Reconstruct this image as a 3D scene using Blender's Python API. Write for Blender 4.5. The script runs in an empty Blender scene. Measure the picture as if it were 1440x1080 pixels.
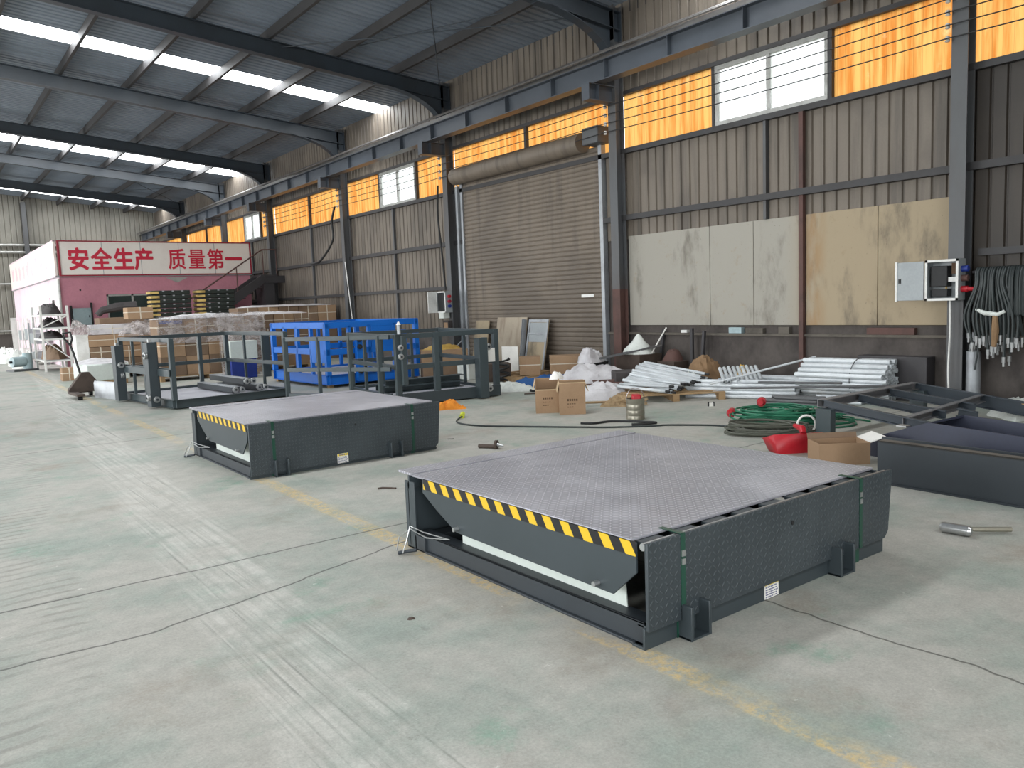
import bpy, bmesh, math, random
from mathutils import Vector, Matrix, noise
R = math.radians
C = bpy.context.scene.collection
SC = bpy.context.scene
PI = math.pi

# ------------------------------------------------------------------ camera, sky, light, exposure
cam_data = bpy.data.cameras.new('camera')
cam_data.sensor_fit = 'HORIZONTAL'; cam_data.sensor_width = 36.0; cam_data.lens = 36.0 * 1124.0 / 1440.0
cam_data.clip_end = 300
cam = bpy.data.objects.new('camera', cam_data); C.objects.link(cam)
right = Vector((0.79574433, -0.60438142, -0.03891094)); up = Vector((0.09316311, 0.05867094, 0.9939207))
fwd = Vector((0.59842426, 0.79453183, -0.10299312))
cam.matrix_world = Matrix(((right.x, up.x, -fwd.x, 0), (right.y, up.y, -fwd.y, 0), (right.z, up.z, -fwd.z, 1.6), (0, 0, 0, 1)))
SC.camera = cam

world = bpy.data.worlds.new('overcast_sky'); SC.world = world; world.use_nodes = True
wb = world.node_tree.nodes['Background']; wb.inputs[0].default_value = (0.93, 0.97, 1.0, 1); wb.inputs[1].default_value = 2.0

def area(name, loc, rot, sx, sy, power, color=(1, 1, 1)):
    l = bpy.data.lights.new(name, 'AREA'); l.shape = 'RECTANGLE'; l.size = sx; l.size_y = sy; l.energy = power; l.color = color; l.spread = R(140)
    o = bpy.data.objects.new(name, l); C.objects.link(o); o.location = loc; o.rotation_euler = rot
    return o
# fill lights added at unseen, assumed openings; only the far doorway shows by its glow
area('daylight_far_doorway', (-12.2, 38.0, 2.6), (0, R(-66), 0), 4.6, 9.0, 1250, (1.0, 1.0, 1.0))
area('added_fill_middle', (-12.2, 18.0, 2.4), (0, R(-66), 0), 4.4, 6.0, 650, (0.97, 0.99, 1.0))
area('added_fill_near', (-12.2, 4.0, 2.4), (0, R(-66), 0), 4.4, 6.0, 420, (0.97, 0.99, 1.0))
area('added_fill_high', (-12.2, 14.0, 5.9), (0, R(-66), 0), 1.2, 36.0, 250, (0.97, 0.99, 1.0))
area('added_fill_rear', (-4.0, -8.6, 2.5), (R(90), 0, 0), 7.0, 4.6, 560, (0.97, 0.99, 1.0))

SC.view_settings.view_transform = 'Standard'; SC.view_settings.look = 'None'
SC.view_settings.gamma = 1.0; SC.view_settings.use_curve_mapping = False
SC.view_settings.exposure = 0.5
SC.cycles.use_denoising = True
SC.cycles.max_bounces = 8; SC.cycles.diffuse_bounces = 5; SC.cycles.glossy_bounces = 4; SC.cycles.transparent_max_bounces = 12
SC.cycles.sample_clamp_indirect = 6.0
SC.cycles.caustics_reflective = False; SC.cycles.caustics_refractive = False

# ------------------------------------------------------------------ helpers
def lin(c):
    return tuple((x / 255 / 12.92) if x / 255 <= 0.04045 else ((x / 255 + 0.055) / 1.055) ** 2.4 for x in c)

class Nodes:
    def __init__(s, m):
        s.t = m.node_tree; s.n = s.t.nodes
    def new(s, typ, **kw):
        n = s.n.new(typ)
        for k, v in kw.items(): setattr(n, k, v)
        return n
    def link(s, a, b): s.t.links.new(a, b)
    def put(s, sock, v):
        if isinstance(v, (int, float)): sock.default_value = v
        elif isinstance(v, (tuple, list)): sock.default_value = (*v, 1) if len(v) == 3 and sock.type == 'RGBA' else v
        else: s.link(v, sock)
    def m(s, op, a, b=0.0, c=0.0, clamp=False):
        n = s.new('ShaderNodeMath', operation=op, use_clamp=clamp)
        s.put(n.inputs[0], a); s.put(n.inputs[1], b); s.put(n.inputs[2], c)
        return n.outputs[0]
    def mix(s, f, a, b, blend='MIX'):
        n = s.new('ShaderNodeMix', data_type='RGBA', blend_type=blend)
        s.put(n.inputs[0], f); s.put(n.inputs[6], a); s.put(n.inputs[7], b)
        return n.outputs[2]
    def noise(s, vec, scale, detail=4, rough=0.55, dist=0.0):
        n = s.new('ShaderNodeTexNoise'); n.inputs['Scale'].default_value = scale; n.inputs['Detail'].default_value = detail
        n.inputs['Roughness'].default_value = rough; n.inputs['Distortion'].default_value = dist
        if vec is not None: s.link(vec, n.inputs['Vector'])
        return n.outputs[0]
    def ramp(s, f, lo, hi):
        n = s.new('ShaderNodeMapRange', clamp=True); n.interpolation_type = 'SMOOTHSTEP'
        s.put(n.inputs[0], f); n.inputs[1].default_value = lo; n.inputs[2].default_value = hi
        return n.outputs[0]
    def coords(s):
        return s.new('ShaderNodeTexCoord').outputs['Object']
    def scaled(s, vec, sc, loc=(0, 0, 0)):
        n = s.new('ShaderNodeMapping'); n.inputs['Scale'].default_value = sc; n.inputs['Location'].default_value = loc
        s.link(vec, n.inputs['Vector']); return n.outputs[0]
    def xyz(s, vec):
        n = s.new('ShaderNodeSeparateXYZ'); s.link(vec, n.inputs[0]); return n.outputs
    def bump(s, h, strength=0.3, dist=0.01):
        n = s.new('ShaderNodeBump'); n.inputs['Strength'].default_value = strength; n.inputs['Distance'].default_value = dist
        s.link(h, n.inputs['Height']); return n.outputs[0]

def new_mat(name):
    m = bpy.data.materials.new(name); m.use_nodes = True
    N = Nodes(m); b = N.n['Principled BSDF']
    return m, N, b

def mat(name, col, rough=0.6, metal=0.0, dirt=None, amount=0.5, scale=4.0, stretch=(1, 1, 1), bump=0.0, bscale=40.0, spec=0.5, fine=0.12, vary=0.0):
    """paint, card, cloth: a base colour, blotches of a second colour, a fine grain and an optional bump"""
    m, N, b = new_mat(name)
    c = lin(col); d = lin(dirt) if dirt else tuple(x * 0.6 for x in c)
    co = N.coords()
    inf = N.new('ShaderNodeObjectInfo')
    add = N.new('ShaderNodeVectorMath', operation='ADD'); sc3 = N.new('ShaderNodeVectorMath', operation='SCALE')
    N.link(inf.outputs['Location'], sc3.inputs[0]); sc3.inputs['Scale'].default_value = 1.37
    N.link(co, add.inputs[0]); N.link(sc3.outputs[0], add.inputs[1])
    v = N.scaled(add.outputs[0], stretch)
    n1 = N.ramp(N.noise(v, scale, 5, 0.6), 0.42, 0.72)
    base = N.mix(N.m('MULTIPLY', n1, amount), c, d)
    n2 = N.noise(v, scale * 14, 3, 0.6)
    g = N.m('MULTIPLY_ADD', n2, 2 * fine, 1 - fine)
    if vary: g = N.m('MULTIPLY', g, N.m('MULTIPLY_ADD', inf.outputs['Random'], vary, 1 - vary / 2))
    gm = N.new('ShaderNodeVectorMath', operation='SCALE'); N.link(base, gm.inputs[0]); N.link(g, gm.inputs['Scale'])
    N.link(gm.outputs[0], b.inputs['Base Color'])
    b.inputs['Roughness'].default_value = rough; b.inputs['Metallic'].default_value = metal
    b.inputs['Specular IOR Level'].default_value = spec
    if bump: N.link(N.bump(N.noise(v, bscale, 4, 0.6), bump, 0.01), b.inputs['Normal'])
    return m

class MB:
    """collects solid shapes; build() links them as one mesh object"""
    def __init__(s): s.v = []; s.f = []
    def add(s, vs, fs):
        k = len(s.v); s.v += [tuple(p) for p in vs]; s.f += [tuple(i + k for i in f) for f in fs]; return s
    def box(s, x0, y0, z0, x1, y1, z1):
        return s.add([(x0, y0, z0), (x1, y0, z0), (x1, y1, z0), (x0, y1, z0), (x0, y0, z1), (x1, y0, z1), (x1, y1, z1), (x0, y1, z1)],
                     [(0, 3, 2, 1), (4, 5, 6, 7), (0, 1, 5, 4), (1, 2, 6, 5), (2, 3, 7, 6), (3, 0, 4, 7)])
    def extrude(s, prof, p0, p1, up=(0, 0, 1)):
        """closed 2D profile (u across, w up) swept from p0 to p1"""
        p0 = Vector(p0); p1 = Vector(p1); d = (p1 - p0).normalized(); u = Vector(up)
        a = d.cross(u)
        if a.length < 1e-4: a = d.cross(Vector((0, 1, 0)))
        a.normalize(); w = a.cross(d).normalized(); n = len(prof)
        vs = [p0 + a * x + w * y for x, y in prof] + [p1 + a * x + w * y for x, y in prof]
        fs = [tuple(range(n))[::-1], tuple(range(n, 2 * n))] + [(i, (i + 1) % n, n + (i + 1) % n, n + i) for i in range(n)]
        return s.add(vs, fs)
    def bar(s, p0, p1, w, h, up=(0, 0, 1)):
        return s.extrude([(-w / 2, -h / 2), (w / 2, -h / 2), (w / 2, h / 2), (-w / 2, h / 2)], p0, p1, up)
    def ibeam(s, p0, p1, w, h, t=0.012, up=(0, 0, 1)):
        x = w / 2; y = h / 2; k = t / 2
        return s.extrude([(-x, -y), (x, -y), (x, -y + t), (k, -y + t), (k, y - t), (x, y - t), (x, y), (-x, y), (-x, y - t), (-k, y - t), (-k, -y + t), (-x, -y + t)], p0, p1, up)
    def channel(s, p0, p1, w, h, t=0.008, up=(0, 0, 1)):
        """C section, open towards +u"""
        x = w / 2; y = h / 2
        return s.extrude([(-x, -y), (x, -y), (x, -y + t), (-x + t, -y + t), (-x + t, y - t), (x, y - t), (x, y), (-x, y)], p0, p1, up)
    def prism(s, poly, axis, a0, a1):
        """polygon extruded along an axis: for axis x the polygon is (y,z), for y it is (x,z), for z it is (x,y)"""
        def P(p, a): return {'x': (a, p[0], p[1]), 'y': (p[0], a, p[1]), 'z': (p[0], p[1], a)}[axis]
        n = len(poly); vs = [P(p, a0) for p in poly] + [P(p, a1) for p in poly]
        return s.add(vs, [tuple(range(n))[::-1], tuple(range(n, 2 * n))] + [(i, (i + 1) % n, n + (i + 1) % n, n + i) for i in range(n)])
    def tube(s, pts, r, n=8, closed=False):
        pts = [Vector(p) for p in pts]; m = len(pts); rings = []; k = len(s.v)
        t0 = (pts[1] - pts[0]).normalized()
        ref = Vector((0, 0, 1)) if abs(t0.z) < 0.9 else Vector((1, 0, 0))
        a = t0.cross(ref).normalized()
        for i, p in enumerate(pts):
            q0 = pts[i - 1] if i else (pts[-1] if closed else p); q1 = pts[(i + 1) % m] if (i < m - 1 or closed) else p
            t = (q1 - q0); t = t.normalized() if t.length > 1e-7 else t0
            a = (a - t * a.dot(t)); a = a.normalized() if a.length > 1e-6 else t.orthogonal().normalized()
            b = t.cross(a)
            rr = r[i] if isinstance(r, (list, tuple)) else r
            s.v += [tuple(p + a * (rr * math.cos(2 * PI * j / n)) + b * (rr * math.sin(2 * PI * j / n))) for j in range(n)]
        for i in range(m if closed else m - 1):
            i2 = (i + 1) % m
            s.f += [(k + i * n + j, k + i * n + (j + 1) % n, k + i2 * n + (j + 1) % n, k + i2 * n + j) for j in range(n)]
        if not closed:
            s.f.append(tuple(k + j for j in range(n))[::-1]); s.f.append(tuple(k + (m - 1) * n + j for j in range(n)))
        return s
    def pipe(s, p0, p1, r, r_in, n=10):
        """hollow pipe with open ends"""
        p0 = Vector(p0); p1 = Vector(p1); d = (p1 - p0).normalized(); a = d.orthogonal().normalized(); b = d.cross(a); k = len(s.v)
        for p, rr in ((p0, r), (p1, r), (p1, r_in), (p0, r_in)):
            s.v += [tuple(p + (a * math.cos(2 * PI * j / n) + b * math.sin(2 * PI * j / n)) * rr) for j in range(n)]
        for i in range(4):
            i2 = (i + 1) % 4
            s.f += [(k + i * n + j, k + i * n + (j + 1) % n, k + i2 * n + (j + 1) % n, k + i2 * n + j) for j in range(n)]
        return s
    def cyl(s, c, axis, r, h, n=16, r2=None):
        c = Vector(c); ax = {'x': Vector((1, 0, 0)), 'y': Vector((0, 1, 0)), 'z': Vector((0, 0, 1))}[axis]
        return s.tube([c, c + ax * h], [r, r if r2 is None else r2], n)
    def lathe(s, c, prof, n=20):
        """(radius, height) pairs turned about the vertical through c"""
        k = len(s.v); m = len(prof)
        for r, z in prof: s.v += [(c[0] + r * math.cos(2 * PI * j / n), c[1] + r * math.sin(2 * PI * j / n), c[2] + z) for j in range(n)]
        for i in range(m - 1): s.f += [(k + i * n + j, k + i * n + (j + 1) % n, k + (i + 1) * n + (j + 1) % n, k + (i + 1) * n + j) for j in range(n)]
        s.f.append(tuple(k + j for j in range(n))[::-1]); s.f.append(tuple(k + (m - 1) * n + j for j in range(n)))
        return s
    def heap(s, cx, cy, z, rx, ry, h, seed=0, n=26, crumple=0.25, rot=0.0, freq=2.2):
        """a crumpled mound: cloth, sacks, sheeting lying on something; closed underneath"""
        k = len(s.v); rings = n // 2; cr, sr = math.cos(rot), math.sin(rot)
        rnd = Vector((seed * 7.31, seed * 3.17, seed * 1.9))
        for i in range(rings + 1):
            q = i / rings
            for j in range(n):
                a = 2 * PI * j / n
                edge = 1 + crumple * 0.8 * noise.noise(Vector((math.cos(a) * 1.3, math.sin(a) * 1.3, 0)) + rnd)
                x = math.cos(a) * rx * q * edge; y = math.sin(a) * ry * q * edge
                k2 = freq / max(rx, 0.12)
                zz = h * (1 - q ** 3.2) * (0.82 + crumple * 1.2 * noise.noise(Vector((x * k2 * 0.6, y * k2 * 0.6, 2)) + rnd))
                zz += h * crumple * (0.5 - 1.5 * abs(noise.noise(Vector((x * k2 * 1.7, y * k2 * 1.7, 5)) + rnd))) * (1 - q * 0.5) + h * crumple * 0.35 * noise.noise(Vector((x * k2 * 4.2, y * k2 * 4.2, 9)) + rnd)
                if i == rings: zz = 0
                s.v.append((cx + x * cr - y * sr, cy + x * sr + y * cr, z + max(zz, 0.004 if i < rings else 0)))
        for i in range(rings):
            s.f += [(k + i * n + j, k + i * n + (j + 1) % n, k + (i + 1) * n + (j + 1) % n, k + (i + 1) * n + j)[::-1] for j in range(n)]
        s.f.append(tuple(k + rings * n + j for j in range(n))[::-1])
        return s
    def build(s, name, material, parent=None, bevel=0.0, smooth=True, **props):
        me = bpy.data.meshes.new(name); me.from_pydata(s.v, [], s.f)
        bm = bmesh.new(); bm.from_mesh(me); bmesh.ops.recalc_face_normals(bm, faces=bm.faces); bm.to_mesh(me); bm.free()
        me.materials.append(material)
        if smooth:
            me.shade_smooth(); me.set_sharp_from_angle(angle=R(34))
        o = bpy.data.objects.new(name, me); C.objects.link(o)
        if parent: o.parent = parent
        if bevel:
            b = o.modifiers.new('bevel', 'BEVEL'); b.width = bevel; b.segments = 2; b.limit_method = 'ANGLE'; b.harden_normals = False
        for k, v in props.items(): o[k] = v
        return o

def tag(o, label=None, cat=None, group=None, kind=None):
    if label: o['label'] = label
    if cat: o['category'] = cat
    if group: o['group'] = group
    if kind: o['kind'] = kind
    return o

def thing(name, label, cat, loc=(0, 0, 0), rz=0.0, group=None, rx=0.0, ry=0.0):
    o = bpy.data.objects.new(name, None); C.objects.link(o); o.empty_display_size = 0.2
    o.location = loc; o.rotation_euler = (rx, ry, rz)
    return tag(o, label, cat, group)

def one(name, mb, material, label, cat, loc=(0, 0, 0), rz=0.0, group=None, bevel=0.0, rx=0.0, ry=0.0, smooth=True):
    """a thing that is a single mesh"""
    o = mb.build(name, material, None, bevel, smooth); o.location = loc; o.rotation_euler = (rx, ry, rz)
    return tag(o, label, cat, group)

def copy_thing(root, loc=None, rz=None, label=None, group=None):
    r = root.copy(); C.objects.link(r)
    if loc is not None: r.location = loc
    if rz is not None: r.rotation_euler = (root.rotation_euler[0], root.rotation_euler[1], rz)
    if label: r['label'] = label
    if group: r['group'] = group
    for ch in list(root.children):
        c = ch.copy(); C.objects.link(c); c.parent = r
        for g in list(ch.children):
            d = g.copy(); C.objects.link(d); d.parent = c
    return r

def struct(name, mb, material, parent=None, smooth=True, bevel=0.0):
    o = mb.build(name, material, parent, bevel, smooth)
    if parent is None: o['kind'] = 'structure'
    return o

def text_mesh(name, body, size, material, parent, loc, rot, extrude=0.004, bold=0.0, sx=1.0):
    """one character as a solid mesh; bold thickens the strokes with closely shifted copies"""
    cu = bpy.data.curves.new(name, 'FONT'); cu.body = body; cu.size = size; cu.extrude = extrude
    tmp = bpy.data.objects.new(name, cu); C.objects.link(tmp)
    dg = bpy.context.evaluated_depsgraph_get(); dg.update()
    src = bpy.data.meshes.new_from_object(tmp.evaluated_get(dg))
    vs = [tuple(v.co) for v in src.vertices]; fs = [tuple(f.vertices) for f in src.polygons]
    bpy.data.objects.remove(tmp); bpy.data.meshes.remove(src)
    mb = MB()
    shifts = [(bold * math.cos(a), bold * math.sin(a)) for a in [i * PI / 4 for i in range(8)]] + [(0, 0)] if bold else [(0, 0)]
    for i, (dx, dy) in enumerate(shifts): mb.add([(x + dx, y + dy, z + i * 0.0002) for x, y, z in vs], fs)
    o = mb.build(name, material, parent, smooth=False)
    o.location = loc; o.rotation_euler = rot; o.scale = (sx, 1, 1)
    return o

# ------------------------------------------------------------------ materials of the hall
WX = 11.3                                     # inner face of the right wall sheeting
def wy(y): return y * 0.9869
def wz(z): return 1.6 + (z - 1.6) * 0.9869

def floor_material():
    m, N, b = new_mat('worn_green_concrete')
    co = N.coords(); X, Y, Z = N.xyz(co)
    base = N.mix(N.ramp(N.noise(co, 0.9, 6, 0.65), 0.42, 0.66), lin((170, 168, 160)), lin((148, 156, 147)))
    green = N.ramp(N.noise(N.scaled(co, (1, 1, 1), (13, 4, 0)), 1.6, 6, 0.7), 0.56, 0.74)
    base = N.mix(N.m('MULTIPLY', green, 0.8), base, lin((122, 154, 136)))
    brown = N.ramp(N.noise(N.scaled(co, (1, 1, 1), (3, 31, 0)), 0.8, 5, 0.65), 0.54, 0.74)
    base = N.mix(N.m('MULTIPLY', brown, 0.65), base, lin((142, 131, 117)))
    # wheel tracks running along the hall, slightly askew
    wob = N.m('MULTIPLY', N.m('SUBTRACT', N.noise(N.scaled(co, (0.4, 0.4, 0)), 1.0, 2), 0.5), 0.35)
    u = N.m('ADD', N.m('SUBTRACT', X, N.m('MULTIPLY', Y, 0.076)), wob)
    def band(c, w):
        return N.m('SUBTRACT', 1.0, N.ramp(N.m('ABSOLUTE', N.m('SUBTRACT', u, c)), w * 0.55, w))
    patch = N.ramp(N.noise(co, 2.2, 6, 0.7), 0.32, 0.58)
    tr = N.m('MULTIPLY', N.m('MULTIPLY', band(1.02, 0.34), N.ramp(N.noise(N.scaled(co, (26, 0.5, 0)), 1.0, 3, 0.6), 0.3, 0.62)), patch)
    base = N.mix(N.m('MULTIPLY', tr, 0.5), base, lin((206, 204, 197)))
    tr2 = N.m('MULTIPLY', N.m('MULTIPLY', band(1.02, 0.36), patch), N.ramp(N.noise(N.scaled(co, (34, 0.35, 0), (5, 2, 0)), 1.0, 2, 0.6), 0.55, 0.72))
    base = N.mix(N.m('MULTIPLY', tr2, 0.6), base, lin((112, 116, 108)))
    wv = N.new('ShaderNodeTexWave', wave_type='BANDS', bands_direction='Y'); wv.inputs['Scale'].default_value = 2.6; wv.inputs['Distortion'].default_value = 3.0
    N.link(co, wv.inputs['Vector'])
    chev = N.m('MULTIPLY', band(0.05, 0.28), N.ramp(wv.outputs[1], 0.62, 0.95))
    chev = N.m('MULTIPLY', chev, N.ramp(N.noise(co, 1.1, 3), 0.38, 0.6))
    base = N.mix(N.m('MULTIPLY', chev, 0.55), base, lin((128, 128, 120)))
    # faded yellow aisle line
    ly = N.m('ABSOLUTE', N.m('SUBTRACT', X, N.m('MULTIPLY_ADD', Y, 0.016, 2.47)))
    line = N.m('SUBTRACT', 1.0, N.ramp(ly, 0.055, 0.085))
    wear = N.m('MULTIPLY', N.ramp(N.noise(N.scaled(co, (1, 0.55, 1)), 1.5, 3, 0.6), 0.38, 0.56), N.ramp(N.noise(co, 24, 4, 0.75), 0.38, 0.62))
    base = N.mix(N.m('MULTIPLY', N.m('MULTIPLY', line, wear), 0.62), base, lin((216, 184, 112)))
    halo = N.m('MULTIPLY', N.m('SUBTRACT', 1.0, N.ramp(ly, 0.04, 0.2)), N.ramp(N.noise(co, 5, 4), 0.4, 0.7))
    base = N.mix(N.m('MULTIPLY', halo, 0.25), base, lin((190, 172, 138)))
    # cracks and saw-cut joints
    def crack(c, amp, sc, w, off, x0=-50, x1=50):
        n = N.m('MULTIPLY', N.m('SUBTRACT', N.noise(N.scaled(co, (1, 0.02, 0), (off, off, 0)), sc, 4, 0.6), 0.5), amp)
        d = N.m('ABSOLUTE', N.m('SUBTRACT', N.m('SUBTRACT', Y, c), n))
        k = N.m('SUBTRACT', 1.0, N.ramp(d, w * 0.4, w))
        k = N.m('MULTIPLY', k, N.m('GREATER_THAN', X, x0)); return N.m('MULTIPLY', k, N.m('LESS_THAN', X, x1))
    slant = N.m('MULTIPLY', N.m('MAXIMUM', N.m('SUBTRACT', X, 0.9), 0.0), 0.27)
    cr = crack(5.12, 0.10, 0.8, 0.013, 2)
    n2 = N.m('MULTIPLY', N.m('SUBTRACT', N.noise(N.scaled(co, (1, 0.02, 0), (9, 9, 0)), 1.3, 4, 0.6), 0.5), 0.22)
    d2 = N.m('ABSOLUTE', N.m('SUBTRACT', N.m('SUBTRACT', N.m('SUBTRACT', Y, 4.26), slant), n2))
    cr2 = N.m('MULTIPLY', N.m('SUBTRACT', 1.0, N.ramp(d2, 0.005, 0.012)), N.m('LESS_THAN', X, 2.9))
    cr3 = crack(11.15, 0.06, 0.7, 0.016, 5); cr4 = crack(17.2, 0.06, 0.7, 0.02, 7)
    n5 = N.m('MULTIPLY', N.m('SUBTRACT', N.noise(N.scaled(co, (0.02, 1, 0), (9, 9, 0)), 1.6, 4, 0.6), 0.5), 0.18)
    d5 = N.m('ABSOLUTE', N.m('SUBTRACT', N.m('SUBTRACT', X, 3.42), n5))
    cr5 = N.m('MULTIPLY', N.m('SUBTRACT', 1.0, N.ramp(d5, 0.004, 0.01)), N.m('LESS_THAN', Y, 6.2))
    allc = N.m('MAXIMUM', N.m('MAXIMUM', cr, cr2), N.m('MAXIMUM', N.m('MAXIMUM', cr3, cr4), cr5))
    base = N.mix(N.m('MULTIPLY', allc, 0.72), base, lin((62, 62, 58)))
    # scuffs and grain
    sc_ = N.ramp(N.noise(N.scaled(co, (1, 1, 1), (7, 7, 7)), 14, 5, 0.8, 0.6), 0.64, 0.74)
    base = N.mix(N.m('MULTIPLY', sc_, 0.6), base, lin((224, 223, 216)))
    dk = N.ramp(N.noise(N.scaled(co, (1, 1, 1), (1, 17, 7)), 9, 6, 0.8, 0.9), 0.62, 0.74)
    base = N.mix(N.m('MULTIPLY', dk, 0.55), base, lin((108, 108, 100)))
    g = N.m('MULTIPLY_ADD', N.noise(co, 70, 4, 0.8), 0.8, 0.6)
    g = N.m('MULTIPLY', g, N.m('MULTIPLY_ADD', N.noise(co, 7, 6, 0.8), 0.7, 0.65))
    gm = N.new('ShaderNodeVectorMath', operation='SCALE'); N.link(base, gm.inputs[0]); N.link(g, gm.inputs['Scale'])
    N.link(gm.outputs[0], b.inputs['Base Color'])
    b.inputs['Roughness'].default_value = 0.62; b.inputs['Specular IOR Level'].default_value = 0.35
    h = N.m('SUBTRACT', N.m('MULTIPLY', N.noise(co, 60, 4, 0.7), 0.25), allc)
    N.link(N.bump(h, 0.35, 0.006), b.inputs['Normal'])
    return m

def sheet_material(name, col, dirt, amount=0.6):
    """painted wall sheeting with rain streaks and smoky patches"""
    m, N, b = new_mat(name)
    co = N.coords(); c = lin(col); d = lin(dirt)
    st = N.ramp(N.noise(N.scaled(co, (1, 3.2, 0.22)), 1.4, 5, 0.6), 0.40, 0.72)
    bl = N.ramp(N.noise(co, 0.5, 4, 0.6), 0.42, 0.66)
    base = N.mix(N.m('MULTIPLY', N.m('MAXIMUM', st, N.m('MULTIPLY', bl, 0.8)), amount), c, d)
    g = N.m('MULTIPLY_ADD', N.noise(co, 30, 3, 0.6), 0.2, 0.9)
    gm = N.new('ShaderNodeVectorMath', operation='SCALE'); N.link(base, gm.inputs[0]); N.link(g, gm.inputs['Scale'])
    N.link(gm.outputs[0], b.inputs['Base Color']); b.inputs['Roughness'].default_value = 0.55
    return m

M = {}
M['floor'] = floor_material()
M['sheet'] = sheet_material('taupe_wall_sheet', (116, 107, 96), (72, 66, 60), 0.8)
M['sheet_dark'] = sheet_material('shaded_wall_sheet', (62, 55, 48), (40, 36, 32), 0.7)  # wall sheet copy darkened to paint in the shade past the first column
M['sheet_far'] = sheet_material('far_wall_sheet', (134, 131, 122), (100, 97, 90), 0.6)
M['roof'] = sheet_material('roof_sheet', (132, 142, 154), (106, 114, 124), 0.5)
M['steel'] = mat('dark_slate_steel_paint', (58, 66, 74), 0.4, 0.0, (48, 52, 56), 0.5, 1.2, fine=0.08)
M['steel_col'] = mat('column_steel_paint', (84, 86, 88), 0.5, 0.0, (74, 66, 62), 0.6, 1.0, (1, 1, 0.4), fine=0.08)
M['rust'] = mat('rusty_red_primer', (92, 66, 60), 0.75, 0.0, (62, 50, 46), 0.6, 3.0)
M['purlin'] = mat('purlin_paint', (58, 57, 58), 0.6, 0.0, (44, 41, 40), 0.6, 1.5)
M['beam'] = mat('crane_beam_paint', (76, 82, 90), 0.45, 0.0, (60, 66, 72), 0.5, 0.8, fine=0.06)
M['rail'] = mat('worn_rail_steel', (120, 118, 116), 0.4, 0.6, (90, 80, 74), 0.5, 3.0)
M['concrete'] = mat('sooty_plinth', (84, 78, 74), 0.85, 0.0, (52, 47, 45), 0.9, 1.5, (1, 1, 0.7), bump=0.3, bscale=18, fine=0.2)
M['ledge'] = mat('plinth_ledge', (98, 92, 84), 0.85, 0.0, (70, 66, 60), 0.8, 3.0, bump=0.2)
M['alu'] = mat('window_alu', (176, 176, 172), 0.4, 0.3, (130, 128, 122), 0.5, 4.0)
M['shutter'] = sheet_material('shutter_slats', (118, 107, 94), (82, 74, 66), 0.75)
M['galv'] = mat('galvanised_strip', (160, 164, 168), 0.45, 0.4, (120, 120, 122), 0.5, 3.0)
M['black'] = mat('black_rubber', (26, 27, 28), 0.6, 0.0, (40, 40, 40), 0.4, 8.0)
M['white_plastic'] = mat('white_plastic', (226, 226, 222), 0.5, 0.0, (190, 188, 182), 0.5, 5.0)

def board_material():
    m, N, b = new_mat('stained_lining_board')
    co = N.coords(); X, Y, Z = N.xyz(co)
    base = N.mix(N.ramp(Y, 6.9, 7.7), lin((162, 147, 122)), lin((158, 154, 144)))
    n = N.ramp(N.noise(N.scaled(co, (1, 1.5, 0.6)), 1.1, 6, 0.68), 0.5, 0.72)
    base = N.mix(N.m('MULTIPLY', n, 0.75), base, lin((92, 86, 76)))
    n2 = N.ramp(N.noise(N.scaled(co, (1, 1, 1), (3, 8, 1)), 3.4, 6, 0.75), 0.57, 0.72)
    base = N.mix(N.m('MULTIPLY', n2, 0.45), base, lin((146, 128, 100)))
    rust = N.m('MULTIPLY', N.m('SUBTRACT', 1.0, N.ramp(N.m('ABSOLUTE', N.m('SUBTRACT', Y, 7.12)), 0.05, 0.28)), N.ramp(N.noise(N.scaled(co, (1, 2, 0.5)), 2.5, 4), 0.35, 0.6))
    base = N.mix(N.m('MULTIPLY', rust, 0.55), base, lin((150, 112, 66)))
    sp = N.ramp(N.noise(N.scaled(co, (1, 1, 1), (5, 1, 9)), 26, 3, 0.7), 0.66, 0.72)
    base = N.mix(N.m('MULTIPLY', sp, 0.6), base, lin((84, 74, 62)))
    N.link(base, b.inputs['Base Color']); b.inputs['Roughness'].default_value = 0.8
    N.link(N.bump(N.noise(co, 8, 5, 0.7), 0.15, 0.01), b.inputs['Normal'])
    return m
M['board'] = board_material()

def amber_material():
    """amber ribbed fibreglass: lets the outdoor light through"""
    m, N, b = new_mat('amber_fibreglass'); co = N.coords(); X, Y, Z = N.xyz(co)
    streak = N.ramp(N.noise(N.scaled(co, (1, 7, 0.5)), 1.3, 4, 0.6), 0.34, 0.68)
    c = N.mix(streak, lin((226, 174, 100)), lin((202, 124, 54)))
    spl = N.ramp(N.noise(N.scaled(co, (1, 1.6, 1), (4, 4, 4)), 2.0, 5, 0.7), 0.58, 0.78)
    c = N.mix(N.m('MULTIPLY', spl, 0.5), c, lin((252, 226, 176)))
    rib = N.m('FRACT', N.m('DIVIDE', Y, 0.125))
    c = N.mix(N.m('MULTIPLY', N.m('SUBTRACT', 1.0, N.ramp(rib, 0.0, 0.12)), 0.45), c, lin((150, 92, 40)))
    tr = N.new('ShaderNodeBsdfTranslucent'); N.link(c, tr.inputs[0])
    df = N.new('ShaderNodeBsdfDiffuse'); N.link(c, df.inputs[0])
    mx = N.new('ShaderNodeMixShader'); mx.inputs[0].default_value = 0.12
    N.link(tr.outputs[0], mx.inputs[1]); N.link(df.outputs[0], mx.inputs[2])
    N.link(mx.outputs[0], N.n['Material Output'].inputs['Surface'])
    return m
M['amber'] = amber_material()

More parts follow.
